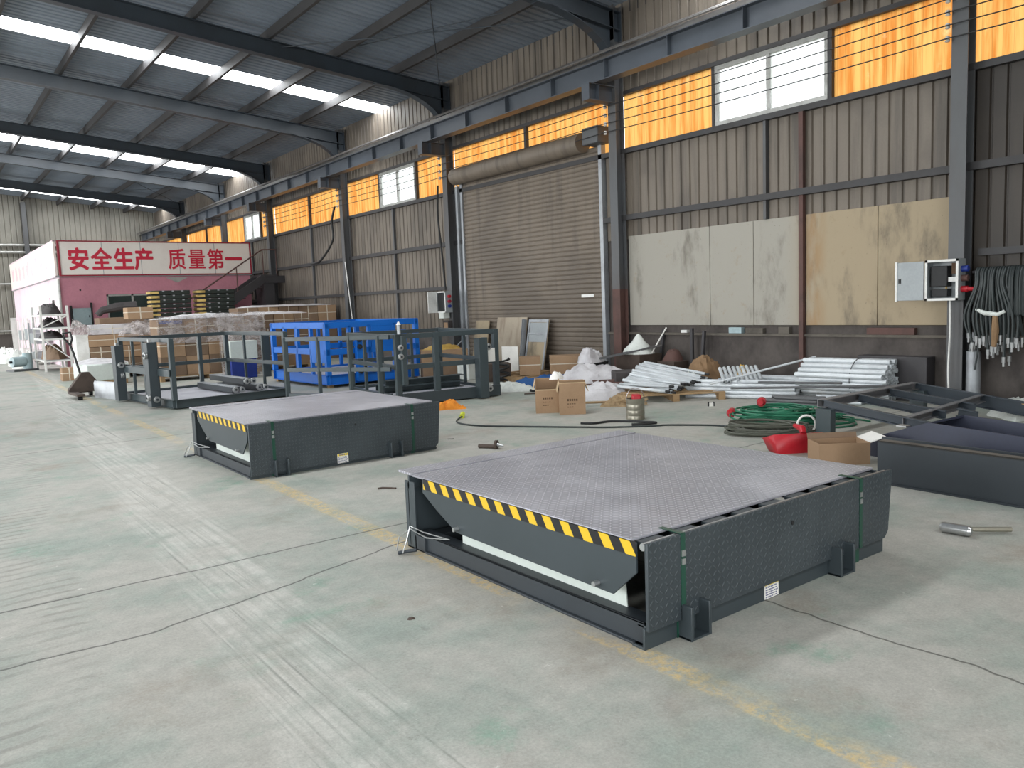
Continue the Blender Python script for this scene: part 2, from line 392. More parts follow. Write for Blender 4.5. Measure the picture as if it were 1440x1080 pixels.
def pane_material():
    m, N, b = new_mat('dusty_window_glass'); co = N.coords()
    t = N.new('ShaderNodeBsdfTransparent'); g = N.new('ShaderNodeBsdfGlossy'); g.inputs['Roughness'].default_value = 0.08
    tl = N.new('ShaderNodeBsdfTranslucent'); tl.inputs[0].default_value = (0.85, 0.88, 0.84, 1)
    m1 = N.new('ShaderNodeMixShader'); N.link(N.m('MULTIPLY', N.ramp(N.noise(co, 2.5, 4), 0.3, 0.7), 0.6), m1.inputs[0])
    N.link(t.outputs[0], m1.inputs[1]); N.link(tl.outputs[0], m1.inputs[2])
    m2 = N.new('ShaderNodeMixShader'); m2.inputs[0].default_value = 0.06
    N.link(m1.outputs[0], m2.inputs[1]); N.link(g.outputs[0], m2.inputs[2])
    N.link(m2.outputs[0], N.n['Material Output'].inputs['Surface'])
    return m
M['pane'] = pane_material()

def skylight_material():
    m, N, b = new_mat('daylit_skylight'); co = N.coords()
    e = N.new('ShaderNodeEmission'); e.inputs[0].default_value = (0.95, 0.98, 1.0, 1); e.inputs[1].default_value = 11.0
    N.link(e.outputs[0], N.n['Material Output'].inputs['Surface'])
    return m
M['skylight'] = skylight_material()

# ------------------------------------------------------------------ the hall
LX, NY, FY = -12.4, -9.0, 46.6                # left wall, wall behind the viewer, far wall
RIDGE = -0.5
def roof_z(x): return 7.1 + 0.093 * (11.45 - x) if x >= RIDGE else 7.1 + 0.093 * (11.45 - RIDGE) - 0.093 * (RIDGE - x)

struct('floor', MB().box(LX, NY, -0.15, WX + 0.2, FY + 0.2, 0.0), M['floor'])

def ribbed(mb, y0, y1, z0, z1, x=WX, pitch=0.2, depth=0.028, t=0.004):
    """vertical ribbed sheeting on the right wall: broad pans and narrow ribs standing into the hall"""
    pr = [(y0, x)]; n = int((y1 - y0) / pitch)
    off = ((y1 - y0) - n * pitch) / 2
    for i in range(n):
        a = y0 + off + i * pitch + 0.14
        pr += [(a, x), (a + 0.014, x + depth), (a + 0.034, x + depth), (a + 0.048, x)]
    pr.append((y1, x))
    n = len(pr)
    k = len(mb.v)
    mb.v += [(p[1], p[0], z0) for p in pr] + [(p[1], p[0], z1) for p in pr] + [(x + 0.06, y0, z0), (x + 0.06, y1, z0), (x + 0.06, y0, z1), (x + 0.06, y1, z1)]
    mb.f += [(k + i, k + i + 1, k + n + i + 1, k + n + i) for i in range(n - 1)]
    b = k + 2 * n
    mb.f += [(b, b + 2, b + 3, b + 1), (k, k + n, b + 2, b), (k + n - 1, b + 1, b + 3, k + 2 * n - 1)]
    return mb

COLS = [-1.3, 4.88, 11.15, 17.06, 22.98, 29.24, 34.5, 40.5]
Z_SILL, Z_HEAD = wz(4.443), wz(5.445)
Z_GIRT = wz(3.128); Z_BT, Z_BB, Z_PL = wz(2.772), wz(1.04), wz(0.90)
SH0, SH1 = wy(11.90), wy(16.86)               # roller shutter opening
top = roof_z(WX) - 0.02
ww = MB(); wd = MB()
ribbed(ww, 4.9, FY, Z_HEAD, top)
ribbed(ww, 4.9, SH0 - 0.1, Z_BT - 0.05, Z_SILL)
ribbed(ww, SH1 + 0.05, FY, Z_PL, Z_SILL)
struct('wall_right', ww, M['sheet'])
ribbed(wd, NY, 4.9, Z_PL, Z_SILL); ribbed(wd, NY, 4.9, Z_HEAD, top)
struct('wall_right_shaded', wd, M['sheet_dark'])
pl = MB()
pl.box(WX - 0.02, NY, 0, WX + 0.2, SH0 - 0.1, Z_PL - 0.04); pl.box(WX - 0.02, SH1 + 0.05, 0, WX + 0.2, FY, Z_PL - 0.04)
struct('wall_right_plinth', pl, M['concrete'])
lg = MB(); lg.box(WX - 0.06, NY, Z_PL - 0.04, WX + 0.2, SH0 - 0.1, Z_PL); lg.box(WX - 0.04, SH1 + 0.05, Z_PL - 0.04, WX + 0.2, FY, Z_PL)
struct('trim_plinth_ledge', lg, M['ledge'])
struct('trim_dark_recess', MB().box(WX + 0.03, 4.9, Z_PL, WX + 0.12, SH0 - 0.1, Z_BT), M['concrete'])
lb = MB()
for a, b in ((4.99, 6.075), (6.085, 7.24), (7.33, 8.2), (8.21, 9.1), (9.11, 11.05)):
    lb.box(WX - 0.03, a, Z_BB, WX + 0.03, b, Z_BT)
struct('wall_right_lining_boards', lb, M['board'], bevel=0.004)
# girts and window rails along the wall
def girts(name, z, h, d, spans, m):
    g = MB()
    for a, b in spans: g.channel((WX - d / 2, a, z), (WX - d / 2, b, z), d, h, 0.008)
    struct(name, g, m)
SP = [(NY, SH0 - 0.1), (SH1 + 0.05, FY)]
girts('trim_girt', Z_GIRT, 0.1, 0.12, SP, M['purlin'])
girts('trim_window_sill_rail', Z_SILL - 0.05, 0.09, 0.1, [(NY, FY)], M['purlin'])
girts('trim_window_head_rail', Z_HEAD + 0.03, 0.07, 0.08, [(NY, FY)], M['purlin'])
girts('trim_low_girt', 2.0, 0.09, 0.09, [(SH1 + 0.05, FY), (NY, 4.7)], M['purlin'])
tb = MB()
for y in (7.285,): tb.bar((WX - 0.06, y, 0), (WX - 0.06, y, Z_SILL - 0.05), 0.07, 0.075, (0, 1, 0))
struct('wall_post', tb, M['rust'])
tb = MB(); tb.bar((WX - 0.02, wy(8.06), Z_BT), (WX - 0.02, wy(8.06), Z_SILL - 0.08), 0.1, 0.05, (0, 1, 0))
for y in (20.2, 25.9, 31.7): tb.bar((WX - 0.04, y, 0.4), (WX - 0.04, y, Z_SILL - 0.08), 0.07, 0.07, (0, 1, 0))
struct('wall_stud', tb, M['steel_col'])

# amber strips and windows
def amber(i, a, b):
    mb = MB(); n = max(2, int((b - a) / 0.125)); pr = []
    for j in range(n + 1):
        y = a + (b - a) * j / n
        pr.append((y, WX + 0.02 + (0.012 if j % 2 else 0.0)))
    k = len(pr); z0, z1 = Z_SILL - 0.01, Z_HEAD + 0.01
    mb.v = [(p[1], p[0], z0) for p in pr] + [(p[1], p[0], z1) for p in pr]
    mb.f = [(j, j + 1, k + j + 1, k + j) for j in range(k - 1)]
    struct('window_%d' % i, mb, M['amber'], smooth=False)
def wind(i, a, b):
    f = MB(); z0, z1 = Z_SILL, Z_HEAD; x0, x1 = WX - 0.05, WX + 0.03; w = 0.07; mid = (a + b) / 2
    f.box(x0, a, z0, x1, b, z0 + w); f.box(x0, a, z1 - w, x1, b, z1)
    f.box(x0, a, z0 + w, x1, a + w, z1 - w); f.box(x0, b - w, z0 + w, x1, b, z1 - w); f.box(x0, mid - 0.03, z0 + w, x1, mid + 0.03, z1 - w)
    fr = f.build('window_%d' % i, M['alu'], None, 0.004); fr['kind'] = 'structure'
    for p, q in ((a + w, mid - 0.03), (mid + 0.03, b - w)):
        MB().box(WX - 0.012, p, z0 + w, WX - 0.008, q, z1 - w).build('pane', M['pane'], fr)
k = 1
for a, b in ((NY, 4.8), (4.8, wy(6.90)), (wy(9.11), 11.15), (11.15, wy(14.28)), (wy(14.33), 17.06), (17.06, wy(19.1)), (wy(21.25), 22.98), (22.98, 25.95), (26.0, 29.24), (29.24, 30.6), (32.45, 34.5), (34.5, 37.5), (37.55, 40.5), (40.5, FY)):
    amber(k, a, b); k += 1
for a, b in ((wy(6.94), wy(9.07)), (wy(19.15), wy(21.18)), (30.65, 32.4)):
    wind(k, a, b); k += 1
mu = MB()
for y in (wy(6.92), wy(9.09), wy(14.305), wy(19.12), wy(21.22), 25.975, 30.62, 32.43, 37.52): mu.box(WX - 0.05, y - 0.035, Z_SILL, WX + 0.05, y + 0.035, Z_HEAD)
struct('trim_window_mullion', mu, M['purlin'])

# roller shutter door
sl = MB(); n = 46; h = wz(4.62) / n
pr = [(11.235, SH0, SH1)]
for i in range(n):
    z = i * h
    sl.prism([(WX - 0.055, z), (WX - 0.02, z), (WX - 0.02, z + h), (WX - 0.055, z + h * 0.97), (WX - 0.068, z + h * 0.72), (WX - 0.068, z + h * 0.3)], 'y', SH0 + 0.02, SH1 - 0.02)
dr = struct('door_1', sl, M['shutter'], smooth=False)
g = MB(); g.box(WX - 0.1, SH0 - 0.07, 0, WX + 0.02, SH0 + 0.02, wz(4.7)); g.build('guide_rail', M['galv'], dr)
g = MB(); g.box(WX - 0.1, SH1 - 0.02, 0, WX + 0.02, SH1 + 0.07, wz(4.7)); g.build('guide_rail', M['galv'], dr)
MB().tube([(WX - 0.2, SH0 + 0.35, wz(4.72)), (WX - 0.2, SH1 + 0.1, wz(4.72))], 0.2, 20).build('roll_drum', M['shutter'], dr)
bx = MB(); bx.box(WX - 0.36, SH0 - 0.25, wz(4.62), WX - 0.02, SH0 + 0.2, wz(4.95)); bx.build('drive_motor', M['steel_col'], dr, 0.02)
MB().box(WX - 0.075, SH0 + 0.28, 1.62, WX - 0.066, SH0 + 0.65, 1.68).build('sticker', M['white_plastic'], dr)

# cover strips beside the shutter
struct('trim_shutter_side_recess', MB().box(WX + 0.04, SH0 - 0.4, 0, WX + 0.12, SH0 + 0.05, Z_SILL).box(WX + 0.04, SH1 - 0.05, 0, WX + 0.12, SH1 + 0.3, Z_SILL), M['concrete'])
cs = MB(); cs.box(WX - 0.16, SH1 + 0.1, 0, WX - 0.02, SH1 + 0.17, wz(4.5)); cs.box(WX - 0.12, SH1 + 0.17, 0, WX - 0.02, SH1 + 0.26, wz(4.5))
struct('trim_shutter_jamb', cs, M['galv'])

# columns, corbels, rafters
for i, y in enumerate(COLS):
    z0 = 1.75 if i == 2 else 0.0
    c = MB(); c.ibeam((11.11, y, z0), (11.11, y, top - 0.1), 0.2, 0.22, 0.014, (1, 0, 0))
    co_ = struct('steel_column', c, M['steel_col'])
    if z0: MB().ibeam((11.11, y, 0), (11.11, y, z0), 0.2, 0.22, 0.014, (1, 0, 0)).build('primed_foot', M['rust'], co_)
    c = MB(); c.ibeam((10.36, y, 5.37), (11.0, y, 5.37), 0.2, 0.3, 0.014); c.box(10.34, y - 0.1, 5.22, 10.352, y + 0.1, 5.52); c.box(10.59, y - 0.1, 5.23, 10.61, y + 0.1, 5.51)
    struct('crane_corbel', c, M['beam'])
    r = MB()
    xs = [(11.2, 0), (RIDGE, 0)]
    for x0, x1 in ((RIDGE, 11.2), (RIDGE, LX)):
        z0, z1 = roof_z(x0) - 0.4, roof_z(x1) - 0.4
        r.ibeam((x0, y, z0), (x1, y, z1), 0.2, 0.34, 0.014, (0, 0, 1))
    # curved haunch down onto the column
    hp = [(11.05, roof_z(11.05) - 0.5), (8.2, roof_z(8.2) - 0.56)]
    for q in range(9):
        a = q / 8 * PI / 2
        hp.append((9.2 + 1.85 * math.sin(a), roof_z(9.2) - 0.58 - 0.95 * (1 - math.cos(a))))
    r.prism(hp, 'y', y - 0.008, y + 0.008)
    fl_ = hp[2:]
    for p, q in zip(fl_[:-1], fl_[1:]): r.bar((p[0], y, p[1]), (q[0], y, q[1]), 0.2, 0.014, (0, 0, 1))
    r.box(11.2, y - 0.1, roof_z(11.2) - 0.75, 11.22, y + 0.1, roof_z(11.2) - 0.22); r.box(11.0, y - 0.1, roof_z(11.2) - 0.75, 11.02, y + 0.1, roof_z(11.2) - 0.22); r.box(11.02, y - 0.01, roof_z(11.2) - 0.75, 11.2, y + 0.01, roof_z(11.2) - 0.22)
    struct('rafter', r, M['steel'])
for i in range(16):
    x = 11.4 - 1.54 * i
    p = MB(); z = roof_z(x) - 0.115
    p.channel((x - 0.05, NY, z), (x - 0.05, FY, z), 0.07, 0.2, 0.01)
    struct('purlin', p, M['purlin'])

# crane runway along the wall
cb = MB(); cb.ibeam((10.6, NY, 5.71), (10.6, FY, 5.71), 0.24, 0.36, 0.016)
for j in range(37):
    y = -7.2 + 1.5 * j
    cb.box(10.49, y - 0.006, 5.54, 10.592, y + 0.006, 5.88)
struct('crane_beam', cb, M['beam'])
cr = MB(); cr.bar((10.6, NY, 5.945), (10.6, FY, 5.945), 0.07, 0.11); cr.tube([(10.42, NY, 5.99), (10.42, FY, 5.99)], 0.022, 6); cr.tube([(10.36, NY, 5.95), (10.36, FY, 5.95)], 0.016, 6)
struct('crane_rail', cr, M['rail'])

# roof: ribs run down the slope, four daylit strips across it
STR = [(-4.0, -3.1), (8.2, 9.05), (20.2, 21.05), (32.15, 33.4), (43.9, 44.8)]
rs = MB()
def roof_panel(y0, y1):
    pr = [(y0, 0)]; n = max(1, int((y1 - y0) / 0.2)); p = (y1 - y0) / n
    for i in range(n):
        a = y0 + i * p
        pr += [(a + p * 0.55, 0), (a + p * 0.65, 0.03), (a + p * 0.88, 0.03), (a + p * 0.98, 0)]
    pr.append((y1, 0)); n = len(pr)
    for xa, xb in ((RIDGE, WX + 0.25), (LX - 0.3, RIDGE)):
        k = len(rs.v)
        rs.v += [(xa, y, roof_z(xa) + z) for y, z in pr] + [(xb, y, roof_z(xb) + z) for y, z in pr]
        rs.f += [(k + i, k + i + 1, k + n + i + 1, k + n + i) for i in range(n - 1)]
ya = NY
for a, b in STR + [(FY + 0.2, 0)]:
    roof_panel(ya, a); ya = b
o = struct('ceiling', rs, M['roof'], smooth=False)
for i, (a, b) in enumerate(STR):
    s_ = MB()
    for xa, xb in ((RIDGE, WX), (LX, RIDGE)):
        s_.add([(xa, a, roof_z(xa) + 0.01), (xb, a, roof_z(xb) + 0.01), (xb, b, roof_z(xb) + 0.01), (xa, b, roof_z(xa) + 0.01)], [(0, 1, 2, 3)])
    struct('window_skylight_%d' % (i + 1), s_, M['skylight'], smooth=False)
# tie rods under the roof sheet
for y0, y1 in ((11.15, 17.06), (34.5, 40.5)):
    for xa, xb in ((11.0, 7.0), (7.0, 11.0)):
        struct('tie_rod', MB().tube([(xa, y0, roof_z(xa) - 0.3), (xb, y1, roof_z(xb) - 0.3)], 0.012, 6), M['steel'])
for (xa, ya, xb, yb) in ((9.9, 12.5, 8.3, 16.8),): struct('tie_rod', MB().tube([(xa, ya, roof_z(xa) - 0.1), (xb, yb, roof_z(xb) - 0.1)], 0.01, 6), M['steel'])

# far, left and rear walls (unseen left and rear ones have openings put in for light)
fw = MB(); n = 100
for i in range(n):
    x0 = LX + (WX - LX) * i / n; x1 = LX + (WX - LX) * (i + 1) / n
    fw.add([(x0, FY, 0), (x0 + (x1 - x0) * 0.7, FY, 0), (x0 + (x1 - x0) * 0.85, FY + 0.03, 0), (x1, FY, 0), (x0, FY, roof_z(x0)), (x0 + (x1 - x0) * 0.7, FY, roof_z(x0)), (x0 + (x1 - x0) * 0.85, FY + 0.03, roof_z(x0)), (x1, FY, roof_z(x1))],
           [(0, 1, 5, 4), (1, 2, 6, 5), (2, 3, 7, 6)])
fw.box(LX, FY + 0.04, 0, WX, FY + 0.1, 7.1)
struct('wall_far', fw, M['sheet_far'])
struct('wall_far_plinth', MB().box(LX, FY - 0.05, 0, WX, FY - 0.002, 0.95), M['concrete'])
gg = MB()
for z in (1.1, 3.4, 4.95, 5.3): gg.tube([(LX, FY - 0.1, z), (WX, FY - 0.1, z)], 0.06 if z > 4 else 0.05, 8)
struct('trim_far_girt', gg, M['alu'])
for x in (-5.6, 0.0, 5.2):
    struct('gable_column', MB().ibeam((x, FY - 0.2, 0), (x, FY - 0.2, roof_z(x) - 0.3), 0.2, 0.3, 0.014, (0, 1, 0)), M['steel_col'])
lw = MB()
for a, b, z0, z1 in ((NY, 1.0, 0, 5.2), (7.0, 15.0, 0, 5.2), (21.0, 33.4, 0, 5.2), (42.6, FY, 0, 5.2), (1.0, 7.0, 4.6, 5.2), (15.0, 21.0, 4.6, 5.2), (33.4, 42.6, 4.9, 5.2), (NY, -4.0, 5.2, 6.6), (32.0, FY, 5.2, 6.6), (NY, FY, 6.6, 7.2)):
    lw.box(LX - 0.1, a, z0, LX, b, z1)
struct('wall_left', lw, M['sheet'])
rw = MB(); rw.box(LX, NY - 0.1, 0, -7.5, NY, 8.2); rw.box(-0.5, NY - 0.1, 0, WX, NY, 8.2); rw.box(-7.5, NY - 0.1, 4.8, -0.5, NY, 8.2)
struct('wall_rear', rw, M['sheet'])
struct('ground_outside', MB().box(-60, -60, -0.3, 80, 100, -0.16), mat('outdoor_concrete', (150, 148, 140), 0.9, 0, (120, 118, 110), 0.6, 0.4))

# ------------------------------------------------------------------ materials of the things
def tread_material(name, col, worn, axes, pitch, rough, metal, strength, wear):
    """painted chequer plate: raised lens-shaped studs turned alternately left and right"""
    m, N, b = new_mat(name); co = N.coords(); c3 = N.xyz(co)
    u = N.m('DIVIDE', c3['XYZ'.index(axes[0])], pitch); v = N.m('DIVIDE', c3['XYZ'.index(axes[1])], pitch)
    par = N.m('MODULO', N.m('ADD', N.m('ADD', N.m('FLOOR', u), N.m('FLOOR', v)), 400.0), 2.0)
    sg = N.m('MULTIPLY_ADD', par, -2.0, 1.0)
    a = N.m('SUBTRACT', N.m('FRACT', u), 0.5); bb = N.m('MULTIPLY', N.m('SUBTRACT', N.m('FRACT', v), 0.5), sg)
    d1 = N.m('MULTIPLY', N.m('ADD', a, bb), 1.45); d2 = N.m('MULTIPLY', N.m('SUBTRACT', a, bb), 4.4)
    e = N.m('ADD', N.m('MULTIPLY', d1, d1), N.m('MULTIPLY', d2, d2))
    stud = N.m('SUBTRACT', 1.0, N.ramp(e, 0.35, 1.0))
    n = N.ramp(N.noise(co, 1.4, 5, 0.65), 0.4, 0.7)
    base = N.mix(N.m('MULTIPLY', n, wear), lin(col), lin(worn))
    base = N.mix(N.m('MULTIPLY', stud, 0.55), base, lin(worn))
    N.link(base, b.inputs['Base Color'])
    b.inputs['Metallic'].default_value = metal
    N.link(N.m('MULTIPLY_ADD', N.noise(co, 6, 4), 0.2, rough - 0.1), b.inputs['Roughness'])
    N.link(N.bump(stud, strength, 0.004), b.inputs['Normal'])
    return m

def hazard_material(name, yellow):
    m, N, b = new_mat(name); c3 = N.xyz(N.coords())
    s_ = N.m('FRACT', N.m('DIVIDE', N.m('ADD', N.m('ADD', c3[1], 0.015), N.m('MULTIPLY', c3[2], -0.62)), 0.142))
    st = N.m('GREATER_THAN', s_, 0.52)
    N.link(N.mix(st, lin((24, 24, 26)), lin(yellow)), b.inputs['Base Color'])
    b.inputs['Roughness'].default_value = 0.4
    return m

M['deck'] = tread_material('chequer_deck_plate', (146, 146, 153), (228, 226, 232), 'XY', 0.034, 0.32, 0.1, 1.0, 0.3)  # deck base lightened: overhead sheen on the dark paint put into the colour
M['lip'] = tread_material('chequer_lip_plate', (56, 63, 67), (84, 92, 96), 'XZ', 0.034, 0.42, 0.1, 0.8, 0.3)
M['hazard'] = hazard_material('hazard_tape', (214, 176, 36))
M['paint'] = mat('slate_grey_machine_paint', (55, 63, 67), 0.42, 0.0, (48, 56, 59), 0.5, 1.5, fine=0.05)
M['paint_dark'] = mat('dark_machine_paint', (46, 52, 57), 0.5, 0.0, (38, 42, 46), 0.5, 2.0, fine=0.06)
M['cage'] = mat('cage_grey_green_paint', (60, 70, 73), 0.36, 0.0, (50, 58, 62), 0.5, 2.0, fine=0.06)
M['blue'] = mat('bright_blue_paint', (14, 104, 196), 0.4, 0.0, (14, 88, 170), 0.5, 2.0, fine=0.06)
M['pale'] = mat('pale_green_white_sheet', (204, 212, 206), 0.45, 0.0, (184, 192, 186), 0.5, 2.0)
M['strap'] = mat('dark_green_strapping', (28, 70, 56), 0.35, 0.0, (20, 50, 42), 0.4, 6.0)
M['zinc'] = mat('bright_zinc', (188, 190, 190), 0.3, 0.8, (140, 140, 140), 0.4, 8.0)
M['steelpipe'] = mat('galvanised_pipe', (202, 207, 210), 0.4, 0.12, (150, 156, 160), 0.5, 3.0, vary=0.25)
M['card'] = mat('brown_cardboard', (158, 130, 102), 0.85, 0.0, (136, 110, 84), 0.5, 3.0, fine=0.08, vary=0.22)
M['card_dark'] = mat('kraft_cardboard', (126, 104, 84), 0.85, 0.0, (106, 86, 70), 0.5, 3.0, fine=0.08, vary=0.25)
M['card_in'] = mat('cardboard_edge', (196, 172, 138), 0.9, 0.0, (170, 146, 112), 0.4, 5.0)
M['ink'] = mat('box_print', (88, 66, 48), 0.8, 0.0, (110, 86, 62), 0.4, 20.0)
M['tape'] = mat('packing_strap', (214, 206, 190), 0.35, 0.0, (190, 180, 160), 0.4, 6.0)
M['label_white'] = mat('white_label', (232, 230, 224), 0.6, 0.0, (212, 210, 204), 0.4, 8.0)
M['sheeting'] = mat('white_plastic_sheeting', (200, 198, 200), 0.42, 0.0, (150, 145, 148), 0.7, 3.0, bump=0.5, bscale=9)
M['wood'] = mat('pallet_wood', (166, 138, 102), 0.85, 0.0, (120, 96, 70), 0.7, 3.0, (0.4, 2, 2), fine=0.2)
M['red'] = mat('red_plastic', (176, 24, 38), 0.42, 0.0, (160, 22, 34), 0.5, 4.0)
M['red_dark'] = mat('rusty_dark_steel', (78, 66, 58), 0.7, 0.1, (54, 44, 40), 0.7, 4.0, bump=0.2)
M['yellow'] = mat('ochre_yellow_paint', (206, 168, 84), 0.55, 0.0, (150, 118, 60), 0.5, 5.0)
M['orange'] = mat('orange_cloth', (226, 142, 44), 0.85, 0.0, (186, 104, 26), 0.6, 6.0, bump=0.4)
M['tin'] = mat('tin_plate', (150, 146, 132), 0.35, 0.55, (110, 104, 90), 0.6, 4.0)
M['straw'] = mat('straw', (176, 152, 118), 0.9, 0.0, (122, 98, 74), 0.6, 20.0, fine=0.3)
M['green'] = mat('green_cable', (40, 112, 84), 0.5, 0.0, (28, 82, 62), 0.5, 6.0)
M['olive'] = mat('olive_cable', (88, 90, 80), 0.6, 0.0, (60, 62, 56), 0.5, 6.0)
M['bluetarp'] = mat('blue_plastic_sheet', (34, 84, 142), 0.5, 0.0, (24, 58, 104), 0.6, 4.0, bump=0.4)
M['bluedeep'] = mat('deep_blue_panel', (30, 52, 132), 0.5, 0.0, (24, 40, 104), 0.4, 4.0)
M['pink'] = mat('pink_office_wall', (194, 132, 146), 0.8, 0.0, (170, 114, 127), 0.6, 1.2, bump=0.1)
M['pinkwhite'] = mat('lit_pink_office_wall', (226, 206, 214), 0.75, 0.0, (206, 180, 192), 0.6, 0.8)  # pink wall paled: strong light on the side wall put into the colour
M['signred'] = mat('sign_red', (206, 32, 62), 0.5, 0.0, (186, 28, 54), 0.3, 4.0, fine=0.04)
M['signwhite'] = mat('sign_white_panel', (238, 232, 224), 0.5, 0.0, (226, 214, 208), 0.5, 1.5, fine=0.03)
M['signframe'] = mat('sign_crimson_frame', (150, 30, 52), 0.5, 0.0, (120, 26, 44), 0.4, 3.0)
M['glassdark'] = mat('dim_office_glass', (52, 62, 60), 0.15, 0.0, (36, 42, 42), 0.5, 1.5)
M['cabinet'] = mat('grey_cabinet_enamel', (150, 156, 158), 0.4, 0.0, (130, 136, 138), 0.4, 3.0)
M['cabinet_blue'] = mat('pale_blue_cabinet', (160, 180, 184), 0.5, 0.0, (128, 148, 152), 0.6, 3.0)
M['cable'] = mat('dark_rubber_cable', (46, 53, 53), 0.5, 0.0, (34, 40, 40), 0.5, 6.0)
M['stair'] = mat('stair_dark_paint', (58, 56, 58), 0.6, 0.0, (42, 40, 42), 0.5, 2.0)
M['bag'] = mat('woven_white_bag', (216, 220, 214), 0.7, 0.0, (180, 184, 180), 0.6, 4.0, bump=0.4)
M['bagdark'] = mat('dark_sacking', (70, 66, 66), 0.8, 0.0, (48, 44, 44), 0.6, 5.0, bump=0.4)
M['brownbag'] = mat('brown_sacking', (140, 112, 82), 0.85, 0.0, (110, 86, 62), 0.6, 5.0, bump=0.4)

def film_material():
    m, N, b = new_mat('cloudy_stretch_film'); co = N.coords()
    t = N.new('ShaderNodeBsdfTransparent')
    d = N.n['Principled BSDF']; d.inputs['Base Color'].default_value = (*lin((214, 206, 204)), 1); d.inputs['Roughness'].default_value = 0.25
    N.link(N.bump(N.noise(N.scaled(co, (1, 1, 2.4)), 5, 5, 0.7, 1.2), 0.9, 0.05), d.inputs['Normal'])
    k = N.ramp(N.noise(N.scaled(co, (1, 1, 1.6)), 4.0, 5, 0.7, 1.0), 0.35, 0.72)
    mx = N.new('ShaderNodeMixShader'); N.link(N.m('MULTIPLY_ADD', k, 0.62, 0.12), mx.inputs[0])
    N.link(t.outputs[0], mx.inputs[1]); N.link(d.outputs[0], mx.inputs[2])
    N.link(mx.outputs[0], N.n['Material Output'].inputs['Surface'])
    return m
M['film'] = film_material()
M['ledge_pale'] = mat('weathered_pale_board', (172, 160, 142), 0.8, 0.0, (130, 114, 98), 0.7, 2.0, (1, 2, 0.6))
M['plug_yellow'] = mat('yellow_green_plug', (206, 214, 60), 0.45, 0.0, (170, 180, 40), 0.4, 6.0)
M['lit_flange'] = mat('skylit_steel_paint', (118, 118, 120), 0.5, 0.0, (98, 98, 100), 0.5, 2.0)  # frame paint lightened: skylight reflection on the cross beams put into the colour
M['blue_slate'] = mat('blue_slate_paint', (54, 58, 74), 0.5, 0.0, (44, 48, 60), 0.5, 2.0)

def mesh_material(name, col):
    """expanded-metal deck: a pale floor sheet under a fine dark grid"""
    m, N, b = new_mat(name); c3 = N.xyz(N.coords())
    gx = N.m('FRACT', N.m('DIVIDE', c3[0], 0.06)); gy = N.m('FRACT', N.m('DIVIDE', c3[1], 0.06))
    g = N.m('MAXIMUM', N.m('LESS_THAN', gx, 0.14), N.m('LESS_THAN', gy, 0.14))
    N.link(N.mix(N.m('MULTIPLY', g, 0.5), lin(col), lin((90, 94, 98))), b.inputs['Base Color']); b.inputs['Roughness'].default_value = 0.45
    return m
M['meshdeck'] = mesh_material('pale_mesh_deck', (196, 196, 204))

